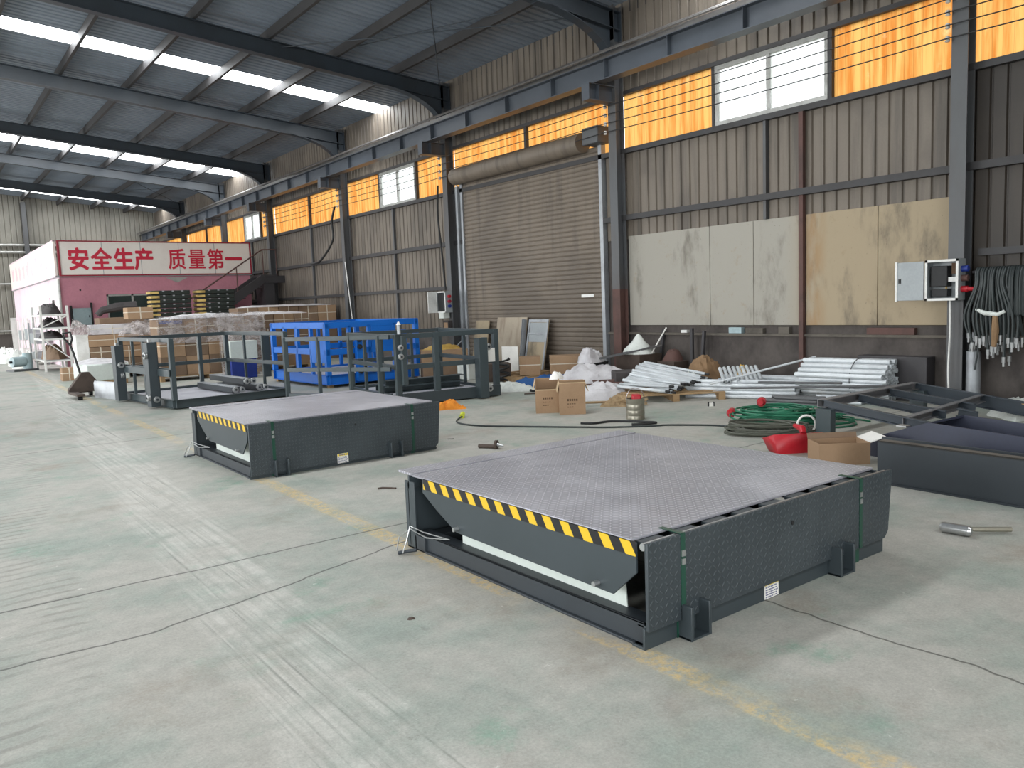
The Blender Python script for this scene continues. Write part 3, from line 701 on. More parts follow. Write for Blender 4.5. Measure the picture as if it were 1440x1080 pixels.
# ------------------------------------------------------------------ dock levellers
def dock_leveller(loc, H, D, label, lip_bottom, left_gap, near):
    t = thing('dock_leveller', label, 'dock leveller', loc, 0.0, 'dock levellers on the hall floor')
    W = 2.10; k = H / 0.5
    MB().prism([(0.0, H - 0.012), (0.0, H), (W, H), (W, H - 0.012)], 'y', 0.07, D).build('deck_plate', M['deck'], t, 0.002)
    # side plates with their sloping feet
    side = [(0.045, H - 0.012), (D - 0.12, H - 0.012), (D - 0.12, 0.40 * k), (D - 0.28, 0.315 * k), (D - 0.5, 0.217 * k), (0.2, 0.205 * k), (0.045, 0.345 * k)]
    for x in (0.004, W - 0.016):
        s = MB().prism(side, 'x', x, x + 0.012).build('side_skirt', M['paint'], t, 0.002)
        if x < 1:
            for y, z in ((0.3, 0.235 * k), (D - 0.52, 0.245 * k)):
                MB().cyl((-0.03, y, z), 'x', 0.014, 0.04, 8).build('bolt', M['zinc'], s)
    MB().prism([(0.045, H - 0.075), (D - 0.14, H - 0.075), (D - 0.14, H - 0.006), (0.045, H - 0.006)], 'x', 0.0, 0.0035).build('hazard_tape', M['hazard'], t, label='black and yellow striped edge tape')
    # pale inner sheet that shows under the skirt
    MB().prism([(0.2, 0.06 * k), (D - 0.42, 0.09 * k), (D - 0.42, 0.3 * k), (0.22, 0.3 * k)], 'x', 0.1, 0.106).build('inner_sheet', M['pale'], t, label='pale greenish white inner sheet')
    # deck ribs and cylinder in the dark below
    r = MB()
    for x in (0.35, 0.75, 1.15, 1.55, 1.9): r.channel((x, 0.1, H - 0.07), (x, D - 0.05, H - 0.07), 0.05, 0.11)
    r.build('deck_rib', M['paint_dark'], t)
    MB().tube([(1.05, D - 0.1, 0.1), (1.05, 0.4, H - 0.12)], 0.035, 10).build('hydraulic_cylinder', M['paint_dark'], t)
    # base frame
    b = MB()
    for x in (0.0, W - 0.12):
        b.box(x, 0.02, 0.0, x + 0.12, D, 0.012); b.box(x + 0.02 if x < 1 else x + 0.09, 0.02, 0.012, x + 0.032 if x < 1 else x + 0.102, D, 0.115); b.box(x + 0.02, 0.02, 0.103, x + 0.12, D, 0.115)
    b.box(0.0, D - 0.12, 0.0, W, D, 0.1)
    b.build('base_frame', M['paint_dark'], t, 0.003)
    b = MB(); b.box(-0.01, -0.012, 0.0, W - 0.03, 0.0, 0.1); b.box(-0.01, 0.0, 0.0, W - 0.03, 0.07, 0.012); b.box(0.02, 0.0, 0.088, W - 0.05, 0.06, 0.1)
    b.build('front_sill', M['paint'], t, 0.002)
    # rear frame: posts, beam and the flat top flange
    b = MB(); b.box(0.0, D - 0.02, 0.0, 0.012, D + 0.1, H - 0.05); b.box(W - 0.012, D - 0.02, 0.0, W, D + 0.1, H - 0.05)
    b.box(0.0, D + 0.05, 0.02, W, D + 0.062, H - 0.06); b.box(0, D - 0.02, 0, W, D + 0.1, 0.012)
    b.box(0.0, D + 0.04, H - 0.1, W, D + 0.055, H - 0.012)
    b.build('rear_frame', M['paint'], t, 0.002)
    MB().box(0.01, D + 0.02, H - 0.012, W, D + 0.20, H + 0.002).build('rear_flange', M['deck'], t, 0.002)
    # lip: hangs down in front, hinge rod along its top, lower right corner cut
    zl = lip_bottom
    lip = [(-0.005, zl), (W - 0.05, zl), (W - 0.01, zl + 0.04), (W + 0.03, H - 0.02), (W + 0.03, H), (-0.005, H)]
    l = MB().prism(lip, 'y', -0.034, -0.016).build('lip_plate', M['lip'], t, 0.003)
    MB().tube([(0.0, 0.0, H - 0.022), (W, 0.0, H - 0.022)], 0.018, 12).build('hinge_rod', M['zinc'], l)
    for j in range(9):
        x = 0.03 + j * 0.23; MB().box(x, -0.016, H - 0.03, x + 0.14, 0.07, H - 0.012).build('hinge_leaf', M['paint'], l)
    MB().cyl((1.1, -0.0375, H * 0.755), 'y', 0.012, 0.004, 12).build('pull_hole', M['black'], l)
    # lip keepers: two pairs of upright plates on the front sill
    for x in (0.215, 0.34, 1.47, 1.60):
        kp = MB(); kp.box(x, -0.095, 0.0, x + 0.018, -0.012, 0.165)
        kp.build('lip_keeper', M['paint'], t, 0.003)
    for x in (0.215, 1.47): MB().box(x, -0.09, 0.0, x + 0.14, -0.012, 0.01).build('keeper_foot', M['paint'], t)
    # strapping
    for x in (0.215, 1.76):
        s = MB(); s.box(x, -0.0375, zl + 0.0, x + 0.03, -0.0345, H + 0.003); s.box(x, -0.0375, H + 0.002, x + 0.03, 0.1, H + 0.005)
        s.box(x - 0.01, -0.0165, 0.0, x + 0.03, -0.0125, zl + 0.02)
        so = s.build('green_strap', M['strap'], t)
        for z in (0.71, 0.79): MB().box(x + 0.003, -0.042, H * z, x + 0.027, -0.037, H * z + 0.028).build('strap_seal', M['zinc'], so)
    # maker's plate
    lb = MB().box(0.88, -0.0155, 0.006, 1.0, -0.0125, 0.102).build('data_sticker', M['label_white'], t)
    if lip_bottom < 0.05: lb.location = (0, -0.023, 0.02)
    MB().box(0.882, -0.0168, 0.078, 0.998, -0.0155, 0.1).build('yellow_band', M['hazard_plain'], lb)
    pr = MB(); random.seed(4)
    for row in range(5):
        x = 0.888
        while x < 0.985:
            w = random.uniform(0.008, 0.026); pr.box(x, -0.0166, 0.012 + row * 0.013, min(x + w, 0.992), -0.0155, 0.018 + row * 0.013); x += w + 0.005
    for j in range(4): pr.box(0.9 + j * 0.024, -0.018, 0.083, 0.913 + j * 0.024, -0.0168, 0.095)
    pr.build('small_print', M['print_grey'], lb)
    # loose wires at the rear foot
    for s_ in (0, 1):
        w = [(0.05, D - 0.35, 0.13), (-0.02, D - 0.18 + 0.03 * s_, 0.12 + 0.03 * s_), (-0.06, D - 0.05, 0.16 + 0.02 * s_), (-0.09, D + 0.05 - 0.1 * s_, 0.09), (-0.13, D + 0.02 - 0.08 * s_, 0.015)]
        MB().tube(w, 0.004, 5).build('loose_wire', M['zinc'], t)
    MB().tube([(-0.14, D - 0.02, 0.012), (-0.05, D - 0.1, 0.03)], 0.012, 6).build('loose_peg', M['paint_dark'], t)
    return t
M['print_grey'] = mat('sticker_print', (110, 112, 140), 0.6, 0, (90, 92, 110), 0.3, 8.0)
M['hazard_plain'] = mat('sticker_yellow', (232, 204, 40), 0.5, 0, (220, 190, 30), 0.3, 8.0)
dock_leveller((2.545, 2.455, 0), 0.50, 2.05, 'nearest dock leveller, chequer plate deck, striped edge tape and hanging lip', 0.09, 0.2, True)
dock_leveller((2.505, 7.53, 0), 0.53, 1.78, 'farther dock leveller in front of the grey lift cages', 0.03, 0.1, False)

# ------------------------------------------------------------------ lift cages
def wheel(parent, x, y, z, axis, r=0.055, w=0.05, m=None):
    b = MB(); d = {'x': (1, 0, 0), 'y': (0, 1, 0)}[axis]
    b.tube([(x, y, z), (x + d[0] * w, y + d[1] * w, z)], r, 16)
    b.tube([(x - d[0] * 0.006, y - d[1] * 0.006, z), (x + d[0] * (w + 0.006), y + d[1] * (w + 0.006), z)], r * 0.72, 14)
    o = b.build('guide_wheel', m or M['zinc'], parent, 0.003)
    MB().tube([(x - d[0] * 0.016, y - d[1] * 0.016, z), (x - d[0] * 0.004, y - d[1] * 0.004, z)], r * 0.4, 10).build('hub', M['paint_dark'], parent)
    return o

def rails(t, m, p, q, zs, w=0.05, h=0.06):
    for z in zs: MB().bar((*p, z), (*q, z), w, h).build('rail', m, t, 0.003)
def posts(t, m, pts, z0, z1, w=0.06):
    for x, y in pts: MB().bar((x, y, z0), (x, y, z1), w, w, (0, 1, 0)).build('post', m, t, 0.003)

def cage(t, m, W, D, H, mids):
    """base frame, pale mesh floor and corner posts of a lift cage; left/right/back sides railed"""
    b = MB()
    b.channel((0, 0.03, 0.09), (W, 0.03, 0.09), 0.06, 0.14); b.channel((W, D - 0.03, 0.09), (0, D - 0.03, 0.09), 0.06, 0.14)
    b.channel((0.03, D, 0.09), (0.03, 0, 0.09), 0.06, 0.14); b.channel((W - 0.03, 0, 0.09), (W - 0.03, D, 0.09), 0.06, 0.14)
    b.build('base_frame', m, t, 0.003)
    MB().box(0.06, 0.06, 0.1, W - 0.06, D - 0.06, 0.115).build('floor_deck', M['meshdeck'], t)

# cage standing left, open towards the near leveller
A = thing('lift_cage', 'slate grey lift cage with two roller columns, left of the other cages', 'lift cage', (3.48, 14.08, 0), R(6), 'grey steel lift cages')
cage(A, M['cage'], 2.15, 2.65, 1.2, None)
posts(A, M['cage'], [(0.04, 0.04), (2.11, 0.04), (0.04, 2.61), (2.11, 2.61)], 0.16, 1.2, 0.08)
posts(A, M['cage'], [(1.55, 2.61)], 0.16, 1.2, 0.07)
posts(A, M['cage'], [(0.04, 0.75), (0.04, 1.35), (0.04, 1.95), (0.45, 2.61), (0.95, 2.61), (2.11, 0.95), (2.11, 1.75)], 0.16, 1.14, 0.045)
rails(A, M['cage'], (0.04, 0.04), (0.04, 2.61), (1.17, 0.66), 0.06, 0.07)
rails(A, M['cage'], (0.04, 2.61), (2.11, 2.61), (1.17, 0.62), 0.06, 0.07)
rails(A, M['cage'], (2.11, 0.04), (2.11, 2.61), (1.17, 0.62), 0.06, 0.07)
for y, hz in ((0.62, 1.14), (2.35, 1.06)):
    rc = MB().bar((-0.1, y, 0.03), (-0.1, y, hz), 0.16, 0.2, (0, 1, 0)).build('roller_column', M['paint'], A, 0.006)
    for z in ((0.2, 0.92) if y < 1 else (0.5,)):
        wheel(rc, -0.1 - 0.14 if y < 1 else -0.1, y - 0.08, z, 'x', 0.06)
    MB().bar((-0.1, y, hz), (-0.1, y, hz + 0.05), 0.05, 0.05, (0, 1, 0)).build('stop_screw', M['zinc'], rc)
    wheel(rc, -0.1, y - 0.16, 0.16 if y < 1 else 0.7, 'y', 0.055)
gd = MB(); gd.bar((-0.03, 0.0, 0.62), (-0.03, 2.65, 0.62), 0.02, 0.12); gd.build('side_band', M['cage'], A)
# steel ramp plate leaning at its rear corner
pl_ = MB().prism([(0, 0), (0.02, 0), (0.02, 0.34), (0, 0.3)], 'y', 0, 1.15)
one('steel_plate', pl_, M['galv'], 'bare steel plate on edge at the rear corner of the left cage', 'plate', (3.2, 16.72, 0), R(14))

# wheeled beams lying on the cage floor
def wheeled_beam(loc, rz, label, L=1.75, n=2, h=0.1):
    t = thing('wheeled_beam', label, 'beam', loc, rz, 'wheeled steel beams on the cage floor')
    MB().channel((0, 0, h / 2 + 0.02), (0, L, h / 2 + 0.02), 0.14, h, 0.01, (0, 0, 1)).build('beam', M['paint_dark'], t, 0.002)
    MB().box(-0.07, 0, h + 0.02, 0.07, L, h + 0.03).build('flange', M['galv'], t)
    for j in range(n): wheel(t, -0.02 + 0.12 * j, -0.055, 0.075 - 0.004 * j, 'y', 0.052, 0.05)
    return t
wheeled_beam((4.72, 14.66, 0.115), R(4), 'wheeled beam lying leftmost on the left cage floor, front wheels facing out')
wheeled_beam((5.18, 14.72, 0.115), R(2), 'wheeled beam lying rightmost on the left cage floor')
wheeled_beam((4.95, 14.7, 0.247), R(3), 'wheeled beam laid on top across the two beams in the left cage', 1.75, 2)

# cage on the right with an opened side gate
B = thing('lift_cage', 'slate grey lift cage with swung-out gate, in front of the blue cage', 'lift cage', (6.14, 11.18, 0), R(-6.6), 'grey steel lift cages')
cage(B, M['cage'], 1.87, 2.3, 1.15, None)
posts(B, M['cage'], [(0.045, 0.04), (1.83, 0.04), (0.04, 2.26), (1.83, 2.26)], 0.16, 1.15, 0.09)
posts(B, M['cage'], [(0.72, 0.04)], 0.16, 1.12, 0.09)
posts(B, M['cage'], [(0.04, 0.8), (0.04, 1.5), (0.65, 2.26), (1.25, 2.26), (1.83, 1.2)], 0.16, 1.12, 0.05)
rails(B, M['cage'], (0.0, 0.04), (1.87, 0.04), (1.11, 0.62), 0.06, 0.08)
rails(B, M['cage'], (0.04, 0.04), (0.04, 2.26), (1.11, 0.62), 0.06, 0.07)
rails(B, M['cage'], (0.04, 2.26), (1.83, 2.26), (1.11, 0.62), 0.06, 0.07)
rails(B, M['cage'], (1.83, 0.04), (1.83, 2.26), (1.11, 0.62), 0.06, 0.07)
MB().box(0.09, -0.03, 0.02, 1.87, 0.0, 0.2).build('front_kick_plate', M['paint'], B, 0.003)
rc = MB().channel((1.48, -0.1, 0.02), (1.48, -0.1, 1.02), 0.18, 0.16, 0.012, (1, 0, 0)).build('roller_column', M['cage'], B, 0.003)
for z in (0.04, 0.36, 0.66, 1.0): MB().box(1.4, -0.18, z, 1.56, -0.02, z + 0.012).build('web_plate', M['cage'], rc)
for z in (0.16, 0.86): wheel(rc, 1.62, -0.12, z, 'y', 0.055)
MB().box(1.65, -0.035, 0.6, 1.78, -0.025, 0.83).build('sheet_of_paper', M['label_white'], B)
rc = MB().bar((0.1, -0.1, 0.35), (0.1, -0.1, 1.12), 0.08, 0.08, (0, 1, 0)).build('guide_block', M['cage'], B, 0.003)
for z in (0.8, 0.94): wheel(rc, 0.03, -0.17, z, 'y', 0.045)
MB().tube([(0.06, -0.04, 1.15), (0.06, -0.04, 1.3)], 0.03, 10).build('spindle', M['galv'], B)
MB().cyl((0.06, -0.04, 1.3), 'z', 0.04, 0.05, 10, 0.01).build('spindle_cap', M['white_plastic'], B)
gt = MB(); ang = R(52)
gx, gy = -math.cos(ang), math.sin(ang)
for s_ in (0.3, 0.85, 1.45, 2.1):
    gt.bar((gx * s_, gy * s_, 0.14), (gx * s_, gy * s_, 1.14), 0.07 if s_ in (0.3, 2.1) else 0.05, 0.07, (0, 1, 0))
for z in (0.17, 0.6, 1.11): gt.bar((gx * 0.1, gy * 0.1, z), (gx * 2.13, gy * 2.13, z), 0.05, 0.07)
gt.build('swung_gate', M['cage'], B, 0.003)
MB().bar((gx * 2.1, gy * 2.1, 0), (gx * 2.1, gy * 2.1, 0.16), 0.06, 0.06, (0, 1, 0)).build('gate_foot', M['cage'], B)
# channels stacked on its floor
for j, (x, y, z, L) in enumerate(((0.2, 1.0, 0.115, 1.45), (0.25, 1.06, 0.222, 1.45), (0.2, 1.28, 0.115, 1.5), (0.24, 1.5, 0.115, 1.4))):
    a = R(-6.6)
    px, py = 6.14 + x * math.cos(a) - y * math.sin(a), 11.18 + x * math.sin(a) + y * math.cos(a)
    one('steel_channel', MB().channel((0, 0, 0.053), (L, 0, 0.053), 0.16, 0.106, 0.01), M['cage'],
        ['front steel channel of the stack on the right cage floor', 'upper steel channel of the stack on the right cage floor', 'second steel channel from the front on the right cage floor', 'rearmost steel channel on the right cage floor'][j], 'channel', (px, py, z), a + R(1.0 * j), 'steel channels on the right cage floor')

# blue cage behind
Bl = thing('lift_cage', 'bright blue lift cage behind the grey cages', 'lift cage', (6.65, 14.95, 0), R(2), None)
b = MB(); W, D = 2.2, 2.75
b.channel((0, 0.03, 0.16), (W, 0.03, 0.16), 0.06, 0.2); b.channel((W, D - 0.03, 0.16), (0, D - 0.03, 0.16), 0.06, 0.2)
b.channel((0.03, D, 0.16), (0.03, 0, 0.16), 0.06, 0.2); b.channel((W - 0.03, 0, 0.16), (W - 0.03, D, 0.16), 0.06, 0.2)
b.build('base_frame', M['blue'], Bl, 0.003)
for x, y in ((0.1, 0.1), (W - 0.1, 0.1), (0.1, D - 0.1), (W - 0.1, D - 0.1)): MB().box(x - 0.05, y - 0.05, 0, x + 0.05, y + 0.05, 0.07).build('foot_block', M['wood'], Bl)
MB().box(0.06, 0.06, 0.2, W - 0.06, D - 0.06, 0.215).build('floor_deck', M['meshdeck'], Bl)
posts(Bl, M['blue'], [(0.05, 0.05), (W - 0.05, 0.05), (0.05, D - 0.05), (W - 0.05, D - 0.05)], 0.26, 1.3, 0.1)
posts(Bl, M['blue'], [(0.05, 0.75), (0.05, 1.4), (0.05, 2.05), (0.55, 0.05), (1.0, 0.05), (1.6, 0.05), (0.6, D - 0.05), (1.15, D - 0.05), (1.7, D - 0.05), (W - 0.05, 1.0), (W - 0.05, 1.9)], 0.26, 1.24, 0.07)
for p, q in (((0, 0.05), (W, 0.05)), ((0.05, 0), (0.05, D)), ((0, D - 0.05), (W, D - 0.05)), ((W - 0.05, 0), (W - 0.05, D))):
    rails(Bl, M['blue'], p, q, (1.26, 0.72), 0.07, 0.12)
rails(Bl, M['blue'], (0.05, 0.0), (0.05, 1.0), (0.98,), 0.06, 0.1)
MB().box(0.02, 0.12, 0.5, 0.04, 0.72, 1.0).build('side_panel', M['blue'], Bl, 0.002)
MB().box(1.05, 0.02, 0.76, 1.6, 0.05, 1.2).build('front_panel', M['blue'], Bl, 0.002)
for x in (0.7, 1.75):
    rc = MB().bar((x, -0.06, 0.1), (x, -0.06, 1.1), 0.14, 0.1, (0, 1, 0)).build('roller_column', M['blue'], Bl, 0.003)
    for z in (0.3, 0.8, 0.95): wheel(rc, x - 0.02, -0.17, z, 'y', 0.05, 0.05, M['black'])

# ------------------------------------------------------------------ the pink site office with its sign boards
of = thing('site_office', 'pink rendered office hut under the red and white sign boards', 'office', (4.2, 30.0, 0))
OW, OD, OH = 6.3, 13.6, 2.95
w = MB(); w.box(0, 0, 0, 1.35, 0.15, OH); w.box(1.35, 0, 0, 3.0, 0.15, 1.0); w.box(1.35, 0, 2.36, 3.0, 0.15, OH); w.box(3.0, 0, 0, OW, 0.15, OH)
w.build('front_wall', M['pink'], of)
MB().box(-0.02, 0.0, 0, 0.0, OD, OH).build('side_wall', M['pinkwhite'], of)
w = MB(); w.box(0.0, OD - 0.15, 0, OW, OD, OH); w.box(OW - 0.15, 0.15, 0, OW, OD, OH); w.build('rear_wall', M['pink'], of)
MB().box(-0.06, -0.06, OH, OW + 0.05, OD + 0.05, OH + 0.06).build('roof_slab', M['cabinet'], of, 0.004)
wf = MB(); wf.box(1.35, 0.03, 1.0, 3.0, 0.1, 1.06); wf.box(1.35, 0.03, 2.3, 3.0, 0.1, 2.36); wf.box(1.35, 0.03, 1.0, 1.41, 0.1, 2.36); wf.box(2.94, 0.03, 1.0, 3.0, 0.1, 2.36); wf.box(2.14, 0.03, 1.0, 2.2, 0.1, 2.36)
wn = wf.build('office_window', M['alu'], of)
MB().box(1.41, 0.06, 1.06, 2.94, 0.065, 2.3).build('pane', M['glassdark'], wn)
MB().box(-0.045, 2.4, 1.2, -0.02, 5.2, 2.35).build('side_shutter', M['pinkwhite'], of, 0.006)
MB().box(-0.03, 1.4, 1.85, -0.02, 1.9, 2.25).build('notice', M['glassdark'], of)
MB().cyl((-0.05, -0.03, 0), 'z', 0.045, 2.9, 10).build('drain_pipe', M['white_plastic'], of)
MB().prism([(3.3, 2.9), (4.05, 2.9), (3.68, 2.72)], 'y', -0.012, 0.0).build('fan_bracket', M['alu'], of)
MB().box(0.55, -0.012, 2.5, 0.6, 0.0, 2.55).build('wall_hook', M['black'], of)

sg = thing('sign_board', 'white sign board with large red characters over the pink front wall', 'sign', (4.2, 29.94, 2.98))
SW, SHt = 6.36, 1.17
MB().box(0.03, 0.0, 0.03, SW - 0.03, 0.08, SHt - 0.03).build('panel', M['signwhite'], sg)
f = MB(); f.box(0, -0.03, 0, SW, 0.1, 0.045); f.box(0, -0.03, SHt - 0.04, SW, 0.1, SHt); f.box(0, -0.03, 0.045, 0.06, 0.1, SHt - 0.04); f.box(SW - 0.05, -0.03, 0.045, SW, 0.1, SHt - 0.04)
f.build('frame', M['signframe'], sg)
for x in (1.32, 2.53, 3.79, 5.03): MB().box(x - 0.008, -0.004, 0.045, x + 0.008, 0.0, SHt - 0.04).build('panel_seam', M['cabinet'], sg)
def sign_text(chars, parent, loc0, xs, size, rot, m, offs, sx, axis='x'):
    for ch, x, off in zip(chars, xs, offs):
        loc = (loc0[0] + x, loc0[1], loc0[2]) if axis == 'x' else (loc0[0], loc0[1] - x, loc0[2])
        text_mesh('character', ch, size, m, parent, loc, rot, 0.004, off, sx)
sign_text('安全生产', sg, (0.27, -0.008, 0.28), (0, 0.69, 1.38, 2.03), 0.76, (R(90), 0, 0), M['signred'], (0.024, 0.02, 0.026, 0.024), 0.86)
sign_text('质量第一', sg, (3.40, -0.008, 0.28), (0, 0.68, 1.35, 2.0), 0.76, (R(90), 0, 0), M['signred'], (0.013, 0.009, 0.014, 0.028), 0.82)
ss = thing('sign_board', 'sun-bleached side sign board running back from the red framed one', 'sign', (4.16, 30.0, 2.98))
MB().box(-0.06, 0.0, 0.0, 0.0, 13.4, SHt).build('panel', M['signwhite'], ss)
f = MB(); f.box(-0.07, 0, -0.01, 0.01, 13.4, 0.03); f.box(-0.07, 0, SHt - 0.03, 0.01, 13.4, SHt + 0.01); f.build('frame', M['pinkwhite'], ss)
M['faded'] = mat('bleached_pink_print', (226, 186, 198), 0.6, 0, (238, 214, 218), 0.6, 2.0)
random.seed(12)
for j in range(9):
    y = 1.6 + j * 1.3
    s_ = MB()
    for q in range(3): s_.box(-0.064, y + q * 0.22, 0.3 + random.uniform(-0.05, 0.08), -0.0605, y + q * 0.22 + 0.12, 0.85 + random.uniform(-0.1, 0.08))
    s_.build('bleached_streak', M['faded'], ss)

eb = thing('electric_cabinet', 'pale blue grey electric cabinet on the pink wall', 'cabinet', (4.75, 29.86, 1.36))
MB().box(-0.27, 0, 0, 0.27, 0.14, 0.57).build('body', M['cabinet_blue'], eb, 0.008)
MB().box(-0.25, -0.012, 0.02, 0.25, 0.0, 0.55).build('door', M['cabinet_blue'], eb, 0.004)
MB().box(0.19, -0.03, 0.25, 0.22, -0.012, 0.32).build('handle', M['black'], eb)
MB().box(-0.34, 0.05, -0.1, -0.28, 0.14, 0.66).build('cable_duct', M['black'], eb); MB().box(0.28, 0.05, 0.0, 0.33, 0.14, 0.74).build('cable_duct', M['black'], eb)

# staircase at the office's right end
st = thing('staircase', 'dark steel staircase with brown handrail climbing to the office roof', 'staircase', (8.9, 28.6, 0))
s_ = MB(); s_.prism([(-0.6, 1.55), (1.5, 2.86), (2.75, 2.86), (2.75, 2.6), (1.62, 2.6), (-1.9, 0.25), (-2.2, 0.0), (-2.6, 0.0), (-2.6, 0.3)], 'y', 0.0, 0.05); s_.build('stringer', M['stair'], st)
s_ = MB(); s_.prism([(-2.6, 0.3), (1.5, 2.86), (2.75, 2.86), (2.75, 2.6), (1.62, 2.6), (-2.2, 0.0), (-2.6, 0.0)], 'y', 0.85, 0.9); s_.build('stringer', M['stair'], st)
for j in range(13):
    x = -2.3 + j * 0.295; MB().box(x, 0.05, 0.2 + j * 0.185, x + 0.27, 0.85, 0.225 + j * 0.185).build('tread', M['stair'], st)
MB().box(1.5, -0.02, 2.82, 2.1, 0.95, 2.9).build('landing', M['stair'], st)
MB().box(1.62, 0.04, 0.0, 2.0, 0.9, 2.6).build('under_stair_panel', M['stair'], st)
MB().tube([(-2.4, 0.03, 1.2), (1.62, 0.03, 3.8), (2.15, 0.03, 3.8)], 0.025, 8).build('handrail', M['rust'], st)
for x, z0, z1 in ((-0.6, 1.5, 2.36), (0.65, 2.3, 3.17), (1.62, 2.86, 3.8), (2.12, 2.86, 3.8)): MB().tube([(x, 0.03, z0), (x, 0.03, z1)], 0.02, 8).build('baluster', M['rust'], st)

# ------------------------------------------------------------------ packed goods in front of the office
def carton(x0, y0, z0, w, d, h, label, group=None, m='card', rz=0.0, straps=(0.5,), band=True, name='carton'):
    t = thing(name, label, 'carton', (x0 + w / 2, y0 + d / 2, z0), rz, group)
    MB().box(-w / 2, -d / 2, 0, w / 2, d / 2, h).build('body', M[m], t, 0.008)
    for s_ in straps:
        x = -w / 2 + w * s_
        MB().box(x - 0.012, -d / 2 - 0.003, -0.0, x + 0.012, d / 2 + 0.003, h + 0.003).build('strap', M['tape'], t)
    if band: MB().box(-w / 2 - 0.003, -d / 2 - 0.003, h * 0.55, w / 2 + 0.003, d / 2 + 0.003, h * 0.55 + 0.016).build('band', M['tape'], t)
    return t
def pallet(x0, y0, w, d, label, z0=0.0, rz=0.0, group=None):
    t = thing('wooden_pallet', label, 'pallet', (x0 + w / 2, y0 + d / 2, z0), rz, group)
    n = 6
    for j in range(n):
        a = -d / 2 + (d - 0.09) * j / (n - 1); MB().box(-w / 2, a, 0.1, w / 2, a + 0.09, 0.12).build('deck_board', M['wood'], t)
    for x in (-w / 2, -0.05, w / 2 - 0.1): MB().box(x, -d / 2, 0, x + 0.1, d / 2, 0.1).build('runner', M['wood'], t)
    return t

# pile at the left, wrapped in film
GP = 'taped brown cartons of the pile behind the white bale'
pallet(3.55, 22.9, 1.5, 1.0, 'pallet under the carton pile behind the white bale')
for (x, z, w, h, m) in ((3.78, 0.122, 0.52, 0.4, 'card'), (4.32, 0.122, 0.7, 0.4, 'card_dark'), (3.75, 0.53, 0.5, 0.3, 'card_dark'), (4.27, 0.53, 0.8, 0.3, 'card')):
    carton(x, 22.95, z, w, 0.8, h, 'taped brown carton of the pile behind the white bale', GP, m)
carton(3.72, 22.95, 0.84, 1.25, 0.8, 0.3, 'long carton across the pile behind the white bale', None, 'card')
carton(3.85, 23.0, 1.15, 0.95, 0.7, 0.26, 'pale wrapped box on top of the pile behind the white bale', None, 'sheeting')
one('foam_block', MB().box(0, 0, 0, 0.3, 0.6, 1.05), M['white_plastic'], 'tall white foam block at the left end of the carton pile', 'foam block', (3.44, 22.95, 0.122), 0, None, 0.01)
one('plastic_bag', MB().heap(0, 0, 0, 0.26, 0.3, 0.36, 3, crumple=0.5), M['film'], 'clear crumpled bag on the tall white foam block', 'bag', (3.6, 23.2, 1.175))
hd = MB().tube([(0, 0, 0), (0.12, 0, 0.12), (0.5, 0, 0.2), (1.0, 0, 0.22)], [0.08, 0.1, 0.13, 0.15], 10)
one('black_duct', hd, M['bagdark'], 'black curved duct lying on goods before the office window', 'duct', (4.25, 24.4, 1.66))
for z in (0.0, 0.8): one('goods_crate', MB().box(0, 0, 0, 1.2, 0.7, 0.78), M['card_dark'], ['brown crate at the bottom under the black duct', 'brown crate carrying the black duct'][int(z > 0)], 'crate', (4.2, 23.95, z), 0, None, 0.01)
# white bale
bl = MB().box(0, 0, 0.1, 0.95, 1.3, 0.5); 
o = one('wrapped_bale', bl, M['pale'], 'low white wrapped bale behind the rusty pallet jack', 'bale', (3.3, 20.9, 0.0), R(4), None, 0.03)
h_ = MB().heap(0.47, 0.62, 0.5, 0.52, 0.72, 0.1, 5, 30, 0.4); h_.build('loose_film', M['sheeting'], o)
MB().box(0.05, 0.05, 0, 0.9, 1.25, 0.1).build('base_board', M['wood'], o)
carton(3.12, 23.3, 0, 0.32, 0.4, 0.34, 'small loose carton on the floor left of the white bale', None, 'card')
carton(3.3, 22.4, 0, 0.26, 0.4, 0.36, 'small tied carton next to the white bale', None, 'card_dark')

# long wrapped stack behind the left cage
GW = 'cartons in the long wrapped stack behind the left cage'
pallet(4.75, 20.2, 2.4, 1.0, 'pallet under the long wrapped stack behind the left cage')
random.seed(3)
for r_, (z, h) in enumerate(((0.122, 0.46), (0.584, 0.46), (1.046, 0.44))):
    x = 4.8
    for c_ in range(4):
        wd = (0.58, 0.54, 0.6, 0.56)[c_]
        carton(x, 20.25 + 0.02 * (c_ % 2), z, wd, 0.8, h, 'brown carton in the long wrapped stack behind the left cage', GW, 'card' if (r_ + c_) % 2 else 'card_dark'); x += wd + 0.012
o = MB().box(0, 0, 0, 0.52, 0.004, 0.07); one('blue_tape', o, M['bluedeep'], 'blue tape across the upper left carton of the wrapped stack', 'tape', (4.83, 20.244, 1.38))
fm = MB(); k = 0
def sheet(mb, x0, x1, y, z0, z1, amp, seed, nx=16, nz=8, lean=0.0):
    k = len(mb.v)
    for i in range(nx + 1):
        for j in range(nz + 1):
            x = x0 + (x1 - x0) * i / nx; z = z0 + (z1 - z0) * j / nz
            q = noise.noise(Vector((x * 3 + seed, z * 3, seed)))
            mb.v.append((x + amp * 0.5 * q, y + amp * q + lean * (1 - j / nz), z))
    mb.f += [(k + i * (nz + 1) + j, k + (i + 1) * (nz + 1) + j, k + (i + 1) * (nz + 1) + j + 1, k + i * (nz + 1) + j + 1) for i in range(nx) for j in range(nz)]
    return mb
fm = sheet(MB(), 4.75, 7.2, 20.16, 0.9, 1.56, 0.05, 2.0, 30, 8)
one('stretch_film', fm, M['film'], 'cloudy film wrapped around the front of the long carton stack', 'film')
